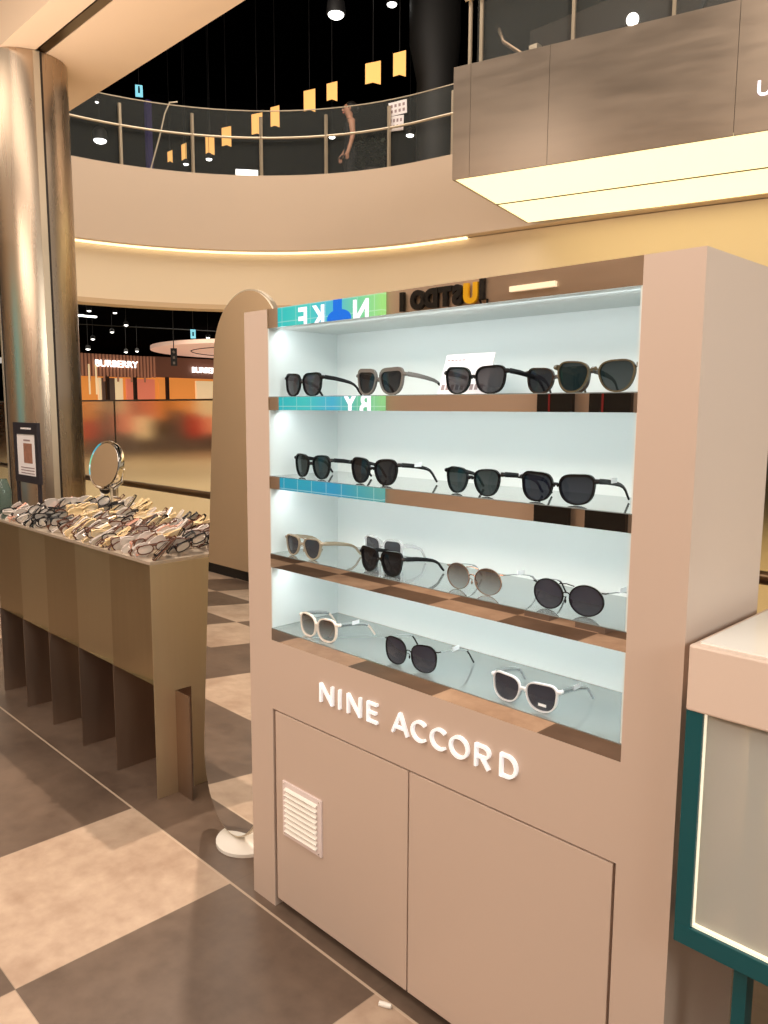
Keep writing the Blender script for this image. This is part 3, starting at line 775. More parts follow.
# poster stand beside the column
t = empty('poster_stand', (-4.78, 1.80, 0), 'black framed poster stand with a small portrait notice between table and steel column', 'sign')
sx0, sx1, sz0, sz1 = -5.11, -4.73, 1.095, 1.46; yy = 1.80
s = MB(); s.box(sx0, sx1, yy, yy + .02, sz0, sz0 + .045); s.box(sx0, sx1, yy, yy + .02, sz1 - .07, sz1); s.box(sx0, sx0 + .04, yy, yy + .02, sz0 + .045, sz1 - .07); s.box(sx1 - .045, sx1, yy, yy + .02, sz0 + .045, sz1 - .07)
s.build('poster_frame', M['black_frame'], t)
MB().box(sx0 + .04, sx1 - .045, yy + .006, yy + .014, sz0 + .045, sz1 - .07).build('poster_sheet', M['paper'], t)
MB().box(sx0 + .145, sx0 + .275, yy + .004, yy + .0065, 1.215, 1.335).build('printed_portrait', M['print_photo'], t)
s = MB(); s.box(sx0 + .15, sx0 + .25, yy + .004, yy + .0065, 1.348, 1.358)
for i in range(3): s.box(sx0 + .09, sx0 + .30, yy + .004, yy + .0065, 1.150 + i * .017, 1.156 + i * .017)
s.build('printed_text', M['print_text'], t)
MB().box(sx0 + .13, sx0 + .29, yy - .002, yy, sz1 - .04, sz1 - .03).build('header_text', M['paper'], t)
for x in (sx0 + .02, sx1 - .025):
    MB().box(x - .012, x + .012, yy + .002, yy + .018, 0.0, sz0).build('leg', M['black_frame'], t)
MB().box(sx0 - .02, sx1 + .02, yy - .1, yy + .12, 0, .012).build('base_plate', M['black_frame'], t)

# ------------------------------------------------------------------ standing pill mirror
mr = empty('standing_mirror', (-2.27, 1.50, 0), 'tall pill shaped standing mirror on a white round base beside the display cabinet', 'mirror')
s = MB(); s.lathe([(.115, 0), (.115, .012), (.108, .016)], (-2.235, 1.525, 0), 40); s.build('base', M['white'], mr, smooth=True)
al = math.radians(3.2); RR = .195; L0, L1 = .022, 1.955
mt = frame_mtx((-2.275, 1.478, 0), (1, 0, 0), (0, math.sin(al), math.cos(al)))
pill = [(RR * math.cos(math.radians(a)), L1 - RR + RR * math.sin(math.radians(a))) for a in range(0, 181, 6)]
low = [(RR * math.cos(math.radians(a)), L0 + .30 + .30 * math.sin(math.radians(a))) for a in range(180, 361, 6)]
pl_ = pill + low
s = MB(); s.prism([(x, y) for x, y in pl_], mt @ Matrix.Translation((0, 0, -.022)), .02); s.build('mirror_back', M['mirror_back'], mr)
c = (0, 1.0)
s = MB(); s.prism([(x * .985, L0 + .006 + (y - L0) * .994) for x, y in pl_], mt @ Matrix.Translation((0, 0, -.002)), .003); s.build('mirror_glass', M['mirror'], mr)
s = MB(); s.tube([(-2.275, 1.52, .015), (-2.275, 1.54, .5)], .012, 10); s.build('support', M['white'], mr, smooth=True)

# small white cap lying on the floor
o = MB().tube([(-1.335, 1.31, .007), (-1.318, 1.318, .007), (-1.305, 1.324, .007)], [.007, .007, .006], 12).build('bottle_cap', M['white'], smooth=True)
tag(o, 'tiny white cap lying on the floor in front of the cabinet doors', 'cap')

# ------------------------------------------------------------------ counter at the right
ct = empty('display_counter', (.0, 1.6, 0), 'pale beige counter with teal frame and frosted glass front, right of the cabinet', 'counter')
KX0, KX1, KY0, KY1 = -.575, .75, 1.325, 1.95
s = MB(); s.box(KX0, KX1, KY0, KY1, 1.022, 1.142); s.build('counter_box', M['counter'], ct, bevel=.004)
MB().box(KX0 + .012, KX1 - .03, KY0 + .02, KY1 - .012, 1.138, 1.1455).build('glass_top', M['counter_top'], ct)
s = MB(); s.box(KX0, KX0 + .03, KY0 + .004, KY0 + .045, .612, 1.022); s.box(KX0, KX1, KY0 + .004, KY0 + .045, .575, .612); s.box(KX1 - .03, KX1, KY0 + .004, KY0 + .045, .605, 1.022)
s.box(KX0, KX0 + .03, KY1 - .04, KY1, .575, 1.022); s.box(KX0, KX0 + .03, KY0 + .045, KY1 - .04, .575, .612); s.box(KX0, KX1, KY1 - .04, KY1, .575, .612)
s.build('teal_frame', M['teal'], ct, bevel=.001)
MB().box(KX0 + .03, KX1 - .03, KY0 + .02, KY0 + .03, .612, 1.022).build('frosted_panel', M['frost_panel'], ct)
s = MB(); s.box(KX0 + .03, KX0 + .032, KY0 + .012, KY0 + .02, .612, 1.022); s.box(KX0 + .032, KX1 - .03, KY0 + .012, KY0 + .02, .612, .617); s.build('panel_edge', M['edge_glow'], ct)
MB().box(KX0 + .03, KX1 - .03, KY1 - .05, KY1 - .042, .612, 1.022).build('back_panel', M['counter'], ct)
for x in (-.468, .62):
    MB().box(x - .012, x + .012, KY0 + .05, KY0 + .085, 0, 1.022).build('leg', M['teal'], ct)
for x in (-.468, .62):
    MB().box(x - .012, x + .012, KY1 - .085, KY1 - .052, 0, .575).build('leg', M['teal'], ct)

# ------------------------------------------------------------------ steel column
co = empty('steel_column', (-5.765, 2.255, 0), 'polished stainless steel round column with a vertical seam, left of the atrium', 'column')
CRD = .256
s = MB(); s.lathe([(CRD, 0), (CRD, 3.868)], (-5.765, 2.255, 0), 64); s.build('cladding', M['column'], co, smooth=True)
for ang in (-2, -90):
    a = math.radians(ang); s = MB()
    mt = Matrix.Translation((-5.765 + (CRD) * math.cos(a), 2.255 + CRD * math.sin(a), 1.934)) @ Matrix.Rotation(a, 4, 'Z')
    s.mbox(mt, .006, .014, 3.866); s.build('seam', M['column_dark'], co)
    a2 = a - .11; s = MB()
    mt = Matrix.Translation((-5.765 + (CRD) * math.cos(a2), 2.255 + CRD * math.sin(a2), 1.934)) @ Matrix.Rotation(a2, 4, 'Z')
    s.mbox(mt, .008, .04, 3.866); s.build('seam_strip', M['rail'], co)

# ------------------------------------------------------------------ glass balustrade behind the table
gb = empty('glass_balustrade', (-3, 2.74, 0), 'frosted glass balustrade with a bronze handrail behind the table', 'balustrade')
xb = [-10.3, -8.7, -7.1, -5.72, -4.0, -2.3, -.6, 1.1]
for i in range(len(xb) - 1):
    MB().box(xb[i] + .006, xb[i + 1] - .006, 2.76, 2.772, .0, 1.60).build('glass_pane', M['frost'], gb)
MB().box(-10.3, 1.1, 2.755, 2.777, 1.60, 1.612).build('top_trim', M['rail_dark'], gb)
MB().tube([(-10.3, 2.70, 1.0), (1.1, 2.70, 1.0)], .024, 12).build('handrail', M['rail_dark'], gb, smooth=True)
for x in xb[1:-1]:
    s = MB(); s.box(x - .03, x + .03, 2.735, 2.755, 0, 1.28); s.box(x - .015, x + .015, 2.70, 2.735, .98, 1.0); s.build('post', M['rail'], gb)

# ------------------------------------------------------------------ upper balcony railing
br = empty('balcony_railing', (-9.8, 7.3, 4.93), 'curved clear glass railing with slim steel posts on the upper balcony', 'railing')
i0, i1 = 12, NP - 18
pa, pb = off(.12, 4.93), off(.12, 5.86)
s = MB()
s.quad_strip(pa[:-6], pb[:-6]); s.build('glass_pane', M['glass'], br)
MB().tube([p for p in off(.12, 5.865)[:-6]], .008, 6).build('top_edge', M['rail'], br, smooth=True)
MB().tube([p for p in off(.06, 5.47)[:-6]], .017, 8).build('handrail', M['rail'], br, smooth=True)
for ang in (212, 198, 184, 164.6, 150.2, 136.0, 122.0, 107.9, 94):
    t_ = math.radians(ang); x, y = CX + (CR + .06) * math.cos(t_), CY + (CR + .06) * math.sin(t_)
    if ang < 96: x, y = -7.25, 8.42
    MB().box(x - .018, x + .018, y - .018, y + .018, 4.93, 5.76).build('post', M['rail'], br)

# ------------------------------------------------------------------ steel bulkhead with glowing underside
e = Vector((2.811, .742, 0)).normalized(); nn = Vector((-e.y, e.x, 0))
O0 = Vector((-5.474, 6.356, 3.87))
bh = empty('bulkhead', tuple(O0), 'brushed steel clad bulkhead with a glowing cream underside, upper right', 'bulkhead')
bmx = frame_mtx(O0, e, nn)
LEN, DEP = 8.0, 2.15
def bbox(a0, a1, d0, d1, z0, z1): 
    m = MB(); mm = bmx @ Matrix.Translation(((a0 + a1) / 2, (d0 + d1) / 2, (z0 + z1) / 2)); m.mbox(mm, a1 - a0, d1 - d0, z1 - z0); return m
bbox(.02, LEN, .02, DEP, .03, 1.06).build('core', M['near_black'], bh)
cuts = [0, .19, 1.0, 2.64, 4.3, 6.0, LEN]
for i in range(len(cuts) - 1):
    bbox(cuts[i] + .002, cuts[i + 1] - .002, 0, .02, 0, 1.075).build('steel_panel', M['bulkhead'], bh)
bbox(0, .02, .02, DEP, 0, 1.075).build('steel_panel', M['bulkhead'], bh)
bbox(.02, LEN, 1.128, 1.152, .0, .03).build('divider', M['glow_trim'], bh)
bbox(.02, LEN, .02, 1.128, .008, .03).build('light_panel', M['glow'], bh)
bbox(.02, LEN, 1.152, DEP, .008, .03).build('light_panel', M['glow'], bh)
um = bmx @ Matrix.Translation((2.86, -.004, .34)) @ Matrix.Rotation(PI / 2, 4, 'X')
text_mesh('letter', 'U', um, .17, .006, M['u_reflection'], bh, bold=.004)  # glowing letter stands in for a sign's reflection in the steel
rl = empty('bulkhead_railing', (-4.3, 6.7, 4.95), 'clear glass railing with steel posts standing on the steel bulkhead', 'railing')
m = MB(); m.mbox(bmx @ Matrix.Translation((LEN / 2 + .1, .12, 1.08 + .5)), LEN - .2, .012, 1.0); m.build('glass_pane', M['glass'], rl)
for a in (.14, .26, 1.19, 2.09, 3.0, 3.9):
    m = MB(); m.mbox(bmx @ Matrix.Translation((a, .08, 1.075 + .5)), .03, .03, 1.0); m.build('post', M['rail'], rl)
m = MB(); m.tube([bmx @ Vector((.1, .04, 1.08 + .62)), bmx @ Vector((LEN, .04, 1.08 + .62))], .02, 8); m.build('handrail', M['rail'], rl, smooth=True)
m = MB(); m.tube([bmx @ Vector((.1, .9, 1.08 + .68)), bmx @ Vector((.28, .6, 1.08 + .40)), bmx @ Vector((.75, .5, 1.08 + .02))], .02, 8); m.build('brace', M['rail_dark'], rl, smooth=True)
g = bmx @ Vector((1.75, .01, 1.075))
o = MB().sphere(g + Vector((0, 0, .05)), .055, 10).build('globe_lamp', M['sign_glow'], smooth=True); tag(o, 'small white glowing globe standing on the top edge of the steel bulkhead', 'lamp')
g = bmx @ Vector((.62, .62, 1.075))
o = MB().box(g.x - .05, g.x + .05, g.y - .04, g.y + .04, 4.93, 5.25).build('bollard', M['rail']); tag(o, 'short pale post behind the glass above the bulkhead', 'post')
t = empty('dark_partition', (-6.2, 10.6, 4.93), 'dim brown panelled partition behind the bulkhead railing', 'partition')
MB().box(-7.6, 2.5, 10.6, 10.8, 4.93, 7.3).build('panel', M['brown_dark'], t)
for i in range(5): 
    m = MB(); m.mbox(Matrix.Translation((-5.2 + i * 1.6, 10.58, 6.2)) @ Matrix.Rotation(.5, 4, 'Y'), .06, .03, 2.2); m.build('batten', M['grey_dark'], t)
o = MB().tube([(-9.15, 10.2, 4.93), (-9.15, 10.2, 6.9), (-9.2, 10.2, 7.5), (-9.2, 10.2, 8.3)], [.33, .33, .42, .42], 20).build('dark_pillar', M['grey_dark'], smooth=True); tag(o, 'dim grey pillar on the upper floor left of the bulkhead', 'pillar')

# ------------------------------------------------------------------ upper floor things
for i, (x, y, z, w, h, lb) in enumerate([(-9.754, 9.334, 6.943, .25, .31, 'amber lit banner, second from right in the upper row'), (-9.243, 9.424, 6.959, .2, .34, 'amber lit banner hanging rightmost in the upper row'),
        (-11.208, 9.2, 6.865, .2, .33, 'amber lit banner, fourth from right, overlapping the glass top edge'), (-10.729, 9.302, 6.912, .18, .27, 'amber lit banner with dark lower half, third from right'),
        (-12.573, 9.065, 6.773, .2, .35, 'amber lit banner, sixth from right behind the glass'), (-12.136, 9.151, 6.818, .16, .33, 'narrow orange lit banner, fifth from right'),
        (-13.474, 8.994, 6.743, .18, .33, 'amber lit banner, seventh from right behind the glass'), (-13.983, 8.947, 6.69, .17, .33, 'amber lit banner, eighth from right, right of the slim post'),
        (-14.761, 8.829, 6.702, .1, .3, 'very narrow amber lit banner, second from left'), (-15.161, 8.74, 6.681, .1, .2, 'smallest amber lit banner, leftmost of the row')]):
    t = empty('lit_banner', (x, y, z), lb, 'banner', 'amber lit banners on the upper floor')
    nd = Vector((-x, -y, 0)).normalized(); xr = Vector((0, 0, 1)).cross(nd)
    mtx = frame_mtx((x, y, z), xr, (0, 0, 1))
    m = MB(); m.prism([(-w / 2, -h / 2 - .02), (0, -h / 2 + .01), (w / 2, -h / 2 - .02), (w / 2, h / 2 + .03), (-w / 2, h / 2 - .02)], mtx, .012); m.build('banner_cloth', M['banner'], t)
    MB().cyl((x, y, z + h / 2), (x, y, 9.2), .006, 6).build('hanger', M['near_black'], t)
def spot(pos, r, label, group, zt_, aim=(0, 0, -1)):
    t = empty('spot_lamp', pos, label, 'lamp', group)
    p = Vector(pos); m = MB(); m.lathe([(r * .5, r * 1.5), (r * .9, r * 1.1), (r, 0), (r * .86, -r * .04)][::-1], p, 16); m.build('housing', M['near_black'], t, smooth=True)
    m = MB(); m.sphere(p + Vector((0, 0, -.0 * r)), r * .84, 8, (1, 1, .55)); m.build('bulb', M['lamp_glow'], t, smooth=True)
    MB().cyl((p.x, p.y, p.z + r * 1.4), (p.x, p.y, zt_), .004, 6).build('stem', M['near_black'], t)
UG = 'spot lamps over the upper floor'
for p, r_, lb in [((-9.779, 8.565, 7.587), .15, 'large glowing round lamp hanging at the top centre of the dark void'), ((-9.897, 9.902, 8.221), .1, 'glowing lamp at the very top edge, right of the large one'),
               ((-13.534, 6.469, 6.111), .13, 'glowing oval standing in for a light reflection in the leftmost railing pane'), ((-11.335, 9.824, 6.438), .07, 'small round glowing lamp behind the railing beside the person'),  # the oval is a reflection in the glass, built as a glowing body
               ((-10.015, 10.486, 6.322), .08, 'small round glowing lamp behind the railing below the papers'), ((-13.49, 8.603, 6.25), .07, 'small glowing lamp low behind the railing, right of the slim post'),
               ((-14.144, 8.497, 6.273), .06, 'tiny glowing lamp low behind the railing under the narrow banner'), ((-14.447, 6.877, 7.068), .04, 'tiny dim lamp high behind the leftmost railing pane')]:
    spot(p, r_, lb, UG, 9.2)
t = empty('exit_sign', (-14.114, 7.537, 7.346), 'small pale blue lit exit pictogram sign hanging on the upper floor', 'sign')
nd = Vector((14.1, -7.5, 0)).normalized(); xr = Vector((0, 0, 1)).cross(nd)
m = MB(); m.mbox(frame_mtx((-14.114, 7.537, 7.346), xr, (0, 0, 1)), .13, .2, .03); m.build('sign_panel', M['exit'], t)
m = MB(); m.mbox(frame_mtx(Vector((-14.114, 7.537, 7.35)) + nd * .018, xr, (0, 0, 1)), .04, .09, .004); m.sphere(Vector((-14.114, 7.537, 7.41)) + nd * .018, .018, 6); m.build('pictogram', M['exit_dark'], t)
MB().cyl((-14.114, 7.537, 7.44), (-14.114, 7.537, 9.2), .006, 6).build('hanger', M['near_black'], t)
o = MB().box(-14.1, -14.0, 7.62, 7.72, 4.93, 7.2).build('totem_sign', M['purple_dim']); tag(o, 'dim purple totem sign behind the railing near the exit sign', 'sign')
o = MB().tube([(-11.07, 6.02, 4.93), (-10.99, 6.17, 5.5), (-10.95, 6.25, 5.85), (-10.91, 6.31, 6.0), (-10.88, 6.42, 6.03)], .012, 8).build('bent_pole', M['rail'], smooth=True); tag(o, 'thin bent pale pole leaning behind the railing glass', 'pole')
t = empty('lit_shop_sign', (-13.1, 9.19, 4.93), 'white glowing sign half hidden behind the balcony edge', 'sign')
m = MB(); m.mbox(frame_mtx((-13.1, 9.19, 6.02), Vector((0, 0, 1)).cross(Vector((13.1, -9.19, 0)).normalized()), (0, 0, 1)), .42, .15, .04); m.build('sign_face', M['sign_glow'], t)
MB().cyl((-13.15, 9.24, 4.93), (-13.15, 9.24, 5.98), .02, 8).build('post', M['near_black'], t)
# papers taped to the railing glass
t = empty('paper_notice', (-8.47, 8.1, 5.5), 'two white printed papers taped on the railing glass right of the person', 'notice')
pn = Vector((CX, CY, 0)) - Vector((-8.12, 8.19, 0)); pn.normalize(); xr = Vector((0, 0, 1)).cross(pn)
c0 = Vector((CX, CY, 0)) - pn * (CR + .105)
for dx, z, w, h, rt in ((.0, 5.73, .29, .18, .03), (-.03, 5.53, .25, .2, -.04)):
    mm = frame_mtx(c0 + xr * dx + Vector((0, 0, z)), xr, (0, 0, 1)) @ Matrix.Rotation(rt, 4, 'Z')
    m = MB(); m.mbox(mm, w, h, .004); sheet = m.build('sheet', M['paper'], t)
    m = MB()
    for q in range(4): 
        for k in range(2): m.mbox(mm @ Matrix.Translation((-w * .33 + q * w * .22, -h * .2 + k * h * .4, .003)), w * .12, h * .22, .001)
    m.build('print', M['print_text'], sheet)

# potted plant by the railing
t = empty('potted_plant', (-9.5, 9.05, 4.93), 'dark leafy potted plant on the upper floor right of the person', 'plant')
m = MB(); m.lathe([(.16, 0), (.2, .4), (.17, .4), (.15, .35)], (-9.5, 9.05, 4.93), 20); m.build('pot', M['near_black'], t, smooth=True)
m = MB(); rnd = random.Random(3)
for i in range(260):
    a = rnd.uniform(0, 2 * PI); rr = rnd.uniform(.02, .24) ; z = 5.32 + rnd.uniform(0, .45); c = Vector((-9.5 + rr * math.cos(a), 9.05 + rr * math.sin(a), z))
    mm = Matrix.Translation(c) @ Matrix.Rotation(rnd.uniform(0, 6), 4, 'Z') @ Matrix.Rotation(rnd.uniform(-1, 1), 4, 'X')
    m.add([mm @ Vector(v) for v in ((-.04, 0, 0), (0, -.09, .0), (.04, 0, 0), (0, .09, .01))], [(0, 1, 2, 3)])
m.build('foliage', M['plant'], t)
MB().tube([(-9.5, 9.05, 5.3), (-9.49, 9.06, 5.5), (-9.51, 9.04, 5.7)], [.03, .025, .01], 8).build('stem', M['brown_dark'], t)

# person behind the railing
def skin_body(name, joints, edges, mtx, m, parent, levels=2):
    me = bpy.data.meshes.new(name); me.from_pydata([mtx @ Vector(j[:3]) for j in joints], edges, [])
    o = bpy.data.objects.new(name, me); COL.objects.link(o)
    sk = o.modifiers.new('skin', 'SKIN'); sk.use_smooth_shade = True
    ly = me.skin_vertices[0].data
    for i, j in enumerate(joints):
        ly[i].radius = (j[3], j[4] if len(j) > 4 else j[3]); ly[i].use_root = (i == 0)
    sb = o.modifiers.new('subdivision', 'SUBSURF'); sb.levels = levels; sb.render_levels = levels
    me.materials.append(m)
    bpy.context.view_layer.update()
    dg = bpy.context.evaluated_depsgraph_get(); nm = bpy.data.meshes.new_from_object(o.evaluated_get(dg))
    o.modifiers.clear(); o.data = nm
    bpy.data.meshes.remove(me)
    for p in nm.polygons: p.use_smooth = True
    o.parent = parent
    return o
PX, PY_, PZ = -10.33, 9.36, 4.93
pr = empty('person', (PX, PY_, PZ), 'person with dark tied hair in a sleeveless black top, bare arm hanging, behind the railing', 'person', rotz=math.radians(-35))
S = 1.72
J = [(0, 0, .53, .075, .06), (0, 0, .62, .07, .052), (0, -.005, .72, .08, .058), (0, 0, .80, .07, .05), (0, .0, .845, .032), (0, -.012, .885, .035), (0, -.016, .915, .048, .056), (0, -.014, .955, .05, .058), (0, -.01, .985, .03, .035),
     (.105, 0, .80, .036), (.122, .01, .66, .026), (.128, -.03, .525, .02), (.128, -.045, .49, .019, .012),
     (-.105, 0, .80, .036), (-.125, .01, .66, .026), (-.11, -.06, .54, .02), (-.10, -.085, .51, .019, .012),
     (.055, 0, .50, .058), (.06, -.01, .28, .038), (.062, .012, .05, .026), (.064, -.075, .018, .024, .016),
     (-.055, 0, .50, .058), (-.06, -.01, .28, .038), (-.062, .012, .05, .026), (-.064, -.075, .018, .024, .016)]
Ed = [(0, 1), (1, 2), (2, 3), (3, 4), (4, 5), (5, 6), (6, 7), (7, 8), (3, 9), (9, 10), (10, 11), (11, 12), (3, 13), (13, 14), (14, 15), (15, 16), (0, 17), (17, 18), (18, 19), (19, 20), (0, 21), (21, 22), (22, 23), (23, 24)]
n0 = len(J)
for base_i, sgn in ((12, 1), (16, -1)):       # five fingers per hand
    bx, by, bz = J[base_i][:3]
    for k, (dx, ln) in enumerate(((-.010, .040), (-.003, .046), (.004, .043), (.010, .034))):
        i = len(J); J.append((bx + sgn * .002, by + dx * 1.2, bz - .022, .0055)); J.append((bx - sgn * .006, by + dx * 1.3 - .002, bz - .022 - ln * .8, .0042))
        Ed += [(base_i, i), (i, i + 1)]
    i = len(J); J.append((bx - sgn * .004, by - .018, bz - .004, .0055)); J.append((bx - sgn * .006, by - .026, bz - .024, .0045)); Ed += [(base_i, i), (i, i + 1)]
sm = Matrix.Scale(S, 4)
J = [tuple(list(j[:3]) + [q * S for q in j[3:]]) for j in J]
body = skin_body('body', J, Ed, sm, M['skin'], pr)
body.data.materials.append(M['cloth_black'])
for p in body.data.polygons:
    c_ = p.center / S
    if (c_.z < .835 and abs(c_.x) < .092) and c_.z > .03: p.material_index = 1
J2 = [(0, 0, .53, .082, .067), (0, 0, .62, .076, .058), (0, -.005, .72, .087, .064), (0, 0, .80, .086, .066), (.09, 0, .808, .046), (-.09, 0, .808, .046), (0, 0, .825, .05),
      (.055, 0, .50, .068), (.06, -.01, .28, .05), (.062, .012, .06, .042), (-.055, 0, .50, .068), (-.06, -.01, .28, .05), (-.062, .012, .06, .042)]
E2 = [(0, 1), (1, 2), (2, 3), (3, 4), (3, 5), (3, 6), (0, 7), (7, 8), (8, 9), (0, 10), (10, 11), (11, 12)]
J2 = [tuple(list(j[:3]) + [q * S for q in j[3:]]) for j in J2]
skin_body('clothing', J2, E2, sm, M['cloth_black'], pr)
m = MB(); m.sphere((0, .012 * S, .952 * S), .06 * S, 12, (.95, 1.05, 1.0)); m.sphere((0, .075 * S, .945 * S), .03 * S, 8); m.build('hair', M['hair'], pr, smooth=True, local=True)
m = MB(); m.sphere((0, -.072 * S, .925 * S), .010 * S, 6, (.8, 1.3, 1.3)); m.build('nose', M['skin'], pr, smooth=True, local=True)
for sd in (-1, 1):
    m = MB(); m.sphere((sd * .02 * S, -.068 * S, .940 * S), .007 * S, 6); m.build('eye', M['hair'], pr, smooth=True, local=True)
m = MB(); m.sphere((0, -.068 * S, .902 * S), .012 * S, 6, (1.2, .5, .4)); m.build('mouth', M['store_pink'], pr, smooth=True, local=True)
for sd in (-1, 1):
    m = MB(); m.sphere((sd * .053 * S, -.01 * S, .93 * S), .014 * S, 6, (.5, .8, 1.2)); m.build('ear', M['skin'], pr, smooth=True, local=True)

# ------------------------------------------------------------------ shops across the concourse
FX = -26.0
sf = empty('shopfront', (FX, 14, 0), 'wood slatted shopfront with white lit lettering and orange interior across the concourse', 'shop')
MB().box(FX - .3, FX, 11.15, 13.95, 2.62, 3.36).build('fascia', M['store_brown'], sf)
MB().box(FX - .3, FX, 13.95, 22, 2.66, 3.38).build('fascia', M['store_brown'], sf)
for i in range(24):
    y = 11.2 + i * .125
    MB().box(FX, FX + .06, y, y + .05, 2.62 if i % 4 else 2.45, 3.36).build('slat', M['wood_slat'], sf)
def sgn(body, y0, y1, z, h):
    mt = frame_mtx((FX + .09, (y0 + y1) / 2, z), (0, 1, 0), (0, 0, 1))
    return text_mesh('sign_lettering', body, mt, h / .7, .04, M['sign_glow'], sf, width=y1 - y0, bold=.003)
sgn('BURBERRY', 11.91, 13.45, 3.05, .22)
sgn('BURBERRY', 15.60, 16.95, 2.965, .2)
MB().box(FX - 3, FX - 2.9, 11.15, 22, 0, 3.3).build('interior_wall', M['store_orange'], sf)
for y0, y1, mm in ((11.3, 12.3, 'store_orange'), (12.4, 12.5, 'store_cream'), (12.53, 13.0, 'store_grey'), (13.0, 13.3, 'store_cream'), (13.45, 14.55, 'store_pink'), (14.72, 16.2, 'store_orange'), (16.3, 18, 'store_cream')):
    MB().box(FX - .9, FX - .8, y0, y1, .7, 2.6).build('interior_panel', M[mm], sf)
for y in (11.25, 12.36, 13.38, 14.63, 17.3):
    MB().box(FX - .1, FX + .02, y - .05, y + .05, 0, 2.66).build('mullion', M['store_dark'], sf)
for y in (11.66, 11.9):
    MB().cyl((FX + .12, y, 2.0), (FX + .12, y, 3.0), .03, 8).build('light_tube', M['store_cream'], sf)
cols = ['store_red', 'store_grey', 'store_pink', 'store_cream', 'near_black', 'store_grey', 'store_red', 'store_pink', 'store_cream', 'near_black']
labels = ['low red display stand at the left of the shopfront', 'low grey display stand beside the red one in the shopfront', 'low pink display stand under the lit lettering', 'low cream display stand in the shopfront doorway', 'low black display stand right of the doorway', 'wide grey display stand under the pink window',
          'red display stand under the orange window', 'pink display stand right of the red one', 'cream display stand near the leafy plant', 'black display stand at the right of the shopfront']
for i, c in enumerate(cols):
    y = 11.3 + i * .66
    t = empty('display_stand', (FX + .6, y, 0), labels[i], 'stand')
    m = MB(); m.box(FX + .35, FX + .85, y - .28, y + .28, 0, .5 + .1 * (i % 3)); m.build('plinth', M['store_grey'], t)
    m = MB(); m.box(FX + .42, FX + .78, y - .22, y + .22, .5 + .1 * (i % 3), 1.15 + .22 * ((i * 7) % 4) / 2); m.build('display_block', M[c], t)
t = empty('potted_palm', (FX + .6, 18.4, 0), 'green leafy plant at the right of the shopfront across the concourse', 'plant')
m = MB(); rnd = random.Random(5)
for i in range(40):
    a = rnd.uniform(0, 2 * PI); L_ = rnd.uniform(.3, .6); zz = 1.9 + rnd.uniform(-.15, .4)
    c = Vector((FX + .6, 18.4, 1.75)); e_ = c + Vector((L_ * math.cos(a), L_ * math.sin(a), zz - 1.75)); mdl = (c + e_) / 2 + Vector((0, 0, .12)); sd = Vector((-math.sin(a), math.cos(a), 0)) * .05
    m.add([c - sd * .3, c + sd * .3, mdl + sd, mdl - sd, e_], [(0, 1, 2, 3), (3, 2, 4)])
m.build('foliage', M['leaf'], t)
MB().lathe([(.2, 0), (.24, .6), (.2, .6)], (FX + .6, 18.4, 0), 16).build('pot', M['store_grey'], t)
MB().cyl((FX + .6, 18.4, .6), (FX + .6, 18.4, 1.76), .03, 8).build('stem', M['wood_slat'], t)
# ceiling things over the concourse
CI = 0
CG = 'spot lamps under the black concourse ceiling'
for p, lb in [((-18.21, 8.27, 3.80), 'concourse spot lamp nearest the opening edge at upper left'), ((-17.97, 8.79, 3.78), 'concourse spot lamp second along the opening edge'), ((-17.86, 9.0, 3.505), 'bright concourse spot lamp above the lettering, highest of the middle pair'),
              ((-18.0, 8.71, 3.33), 'concourse spot lamp lower middle above the slats'), ((-18.185, 8.32, 3.154), 'concourse spot lamp at the far left beside the column'), ((-18.235, 8.215, 2.92), 'lowest concourse spot lamp at the left'),
              ((-17.87, 8.98, 2.874), 'low concourse spot lamp above the second half of the lettering'), ((-17.75, 9.2, 2.90), 'low concourse spot lamp left of the pink disc tip'), ((-16.93, 10.65, 3.267), 'concourse spot lamp right of the exit sign')]:
    k_ = (.95, 1.0, .93, 1.07, 1.0, .9, 1.12, 1.18, 1.0)[CI]; CI += 1
    spot((p[0] * k_, p[1] * k_, 1.55 + (p[2] - 1.55) * k_), .055, lb, CG, 3.9)
o = MB().box(-18.3, -18.2, 7.9, 8.45, 3.66, 3.69).build('linear_lamp', M['lamp_glow']); tag(o, 'short white linear lamp under the concourse ceiling at the left', 'lamp')
t = empty('ceiling_disc', (-22.2, 17.2, 3.5), 'large pale pink round ceiling disc over the concourse', 'ceiling disc')
m = MB(); m.lathe([(4.2, 0), (4.2, .12), (4.0, .12)], (-22.0, 16.6, 3.45), 64); m.build('disc', M['disc'], t, smooth=True)
m = MB(); m.tube([(-22.0 + 2.9 * math.cos(a * PI / 24), 16.6 + 2.9 * math.sin(a * PI / 24), 3.447) for a in range(48)], .02, 6, closed=True); m.build('ring_gap', M['near_black'], t)
MB().cyl((-22.0, 16.6, 3.57), (-22.0, 16.6, 3.9), .3, 16).build('mount', M['near_black'], t)
t = empty('hanging_sign', (-17.35, 9.95, 2.78), 'tall narrow black hanging sign with white pictograms over the concourse', 'sign')
nd = Vector((17.35, -9.95, 0)).normalized(); xr = Vector((0, 0, 1)).cross(nd)
m = MB(); m.mbox(frame_mtx((-17.35, 9.95, 2.78), xr, (0, 0, 1)), .15, .42, .05); m.build('sign_panel', M['near_black'], t)
for k in range(3):
    m = MB(); m.mbox(frame_mtx(Vector((-17.35, 9.95, 2.90 - k * .13)) + nd * .028, xr, (0, 0, 1)) @ Matrix.Rotation(.78 if k == 0 else 0, 4, 'Z'), .05, .06, .004); m.build('pictogram', M['store_grey'], t)
MB().cyl((-17.35, 9.95, 2.99), (-17.35, 9.95, 3.9), .012, 6).build('hanger', M['near_black'], t)
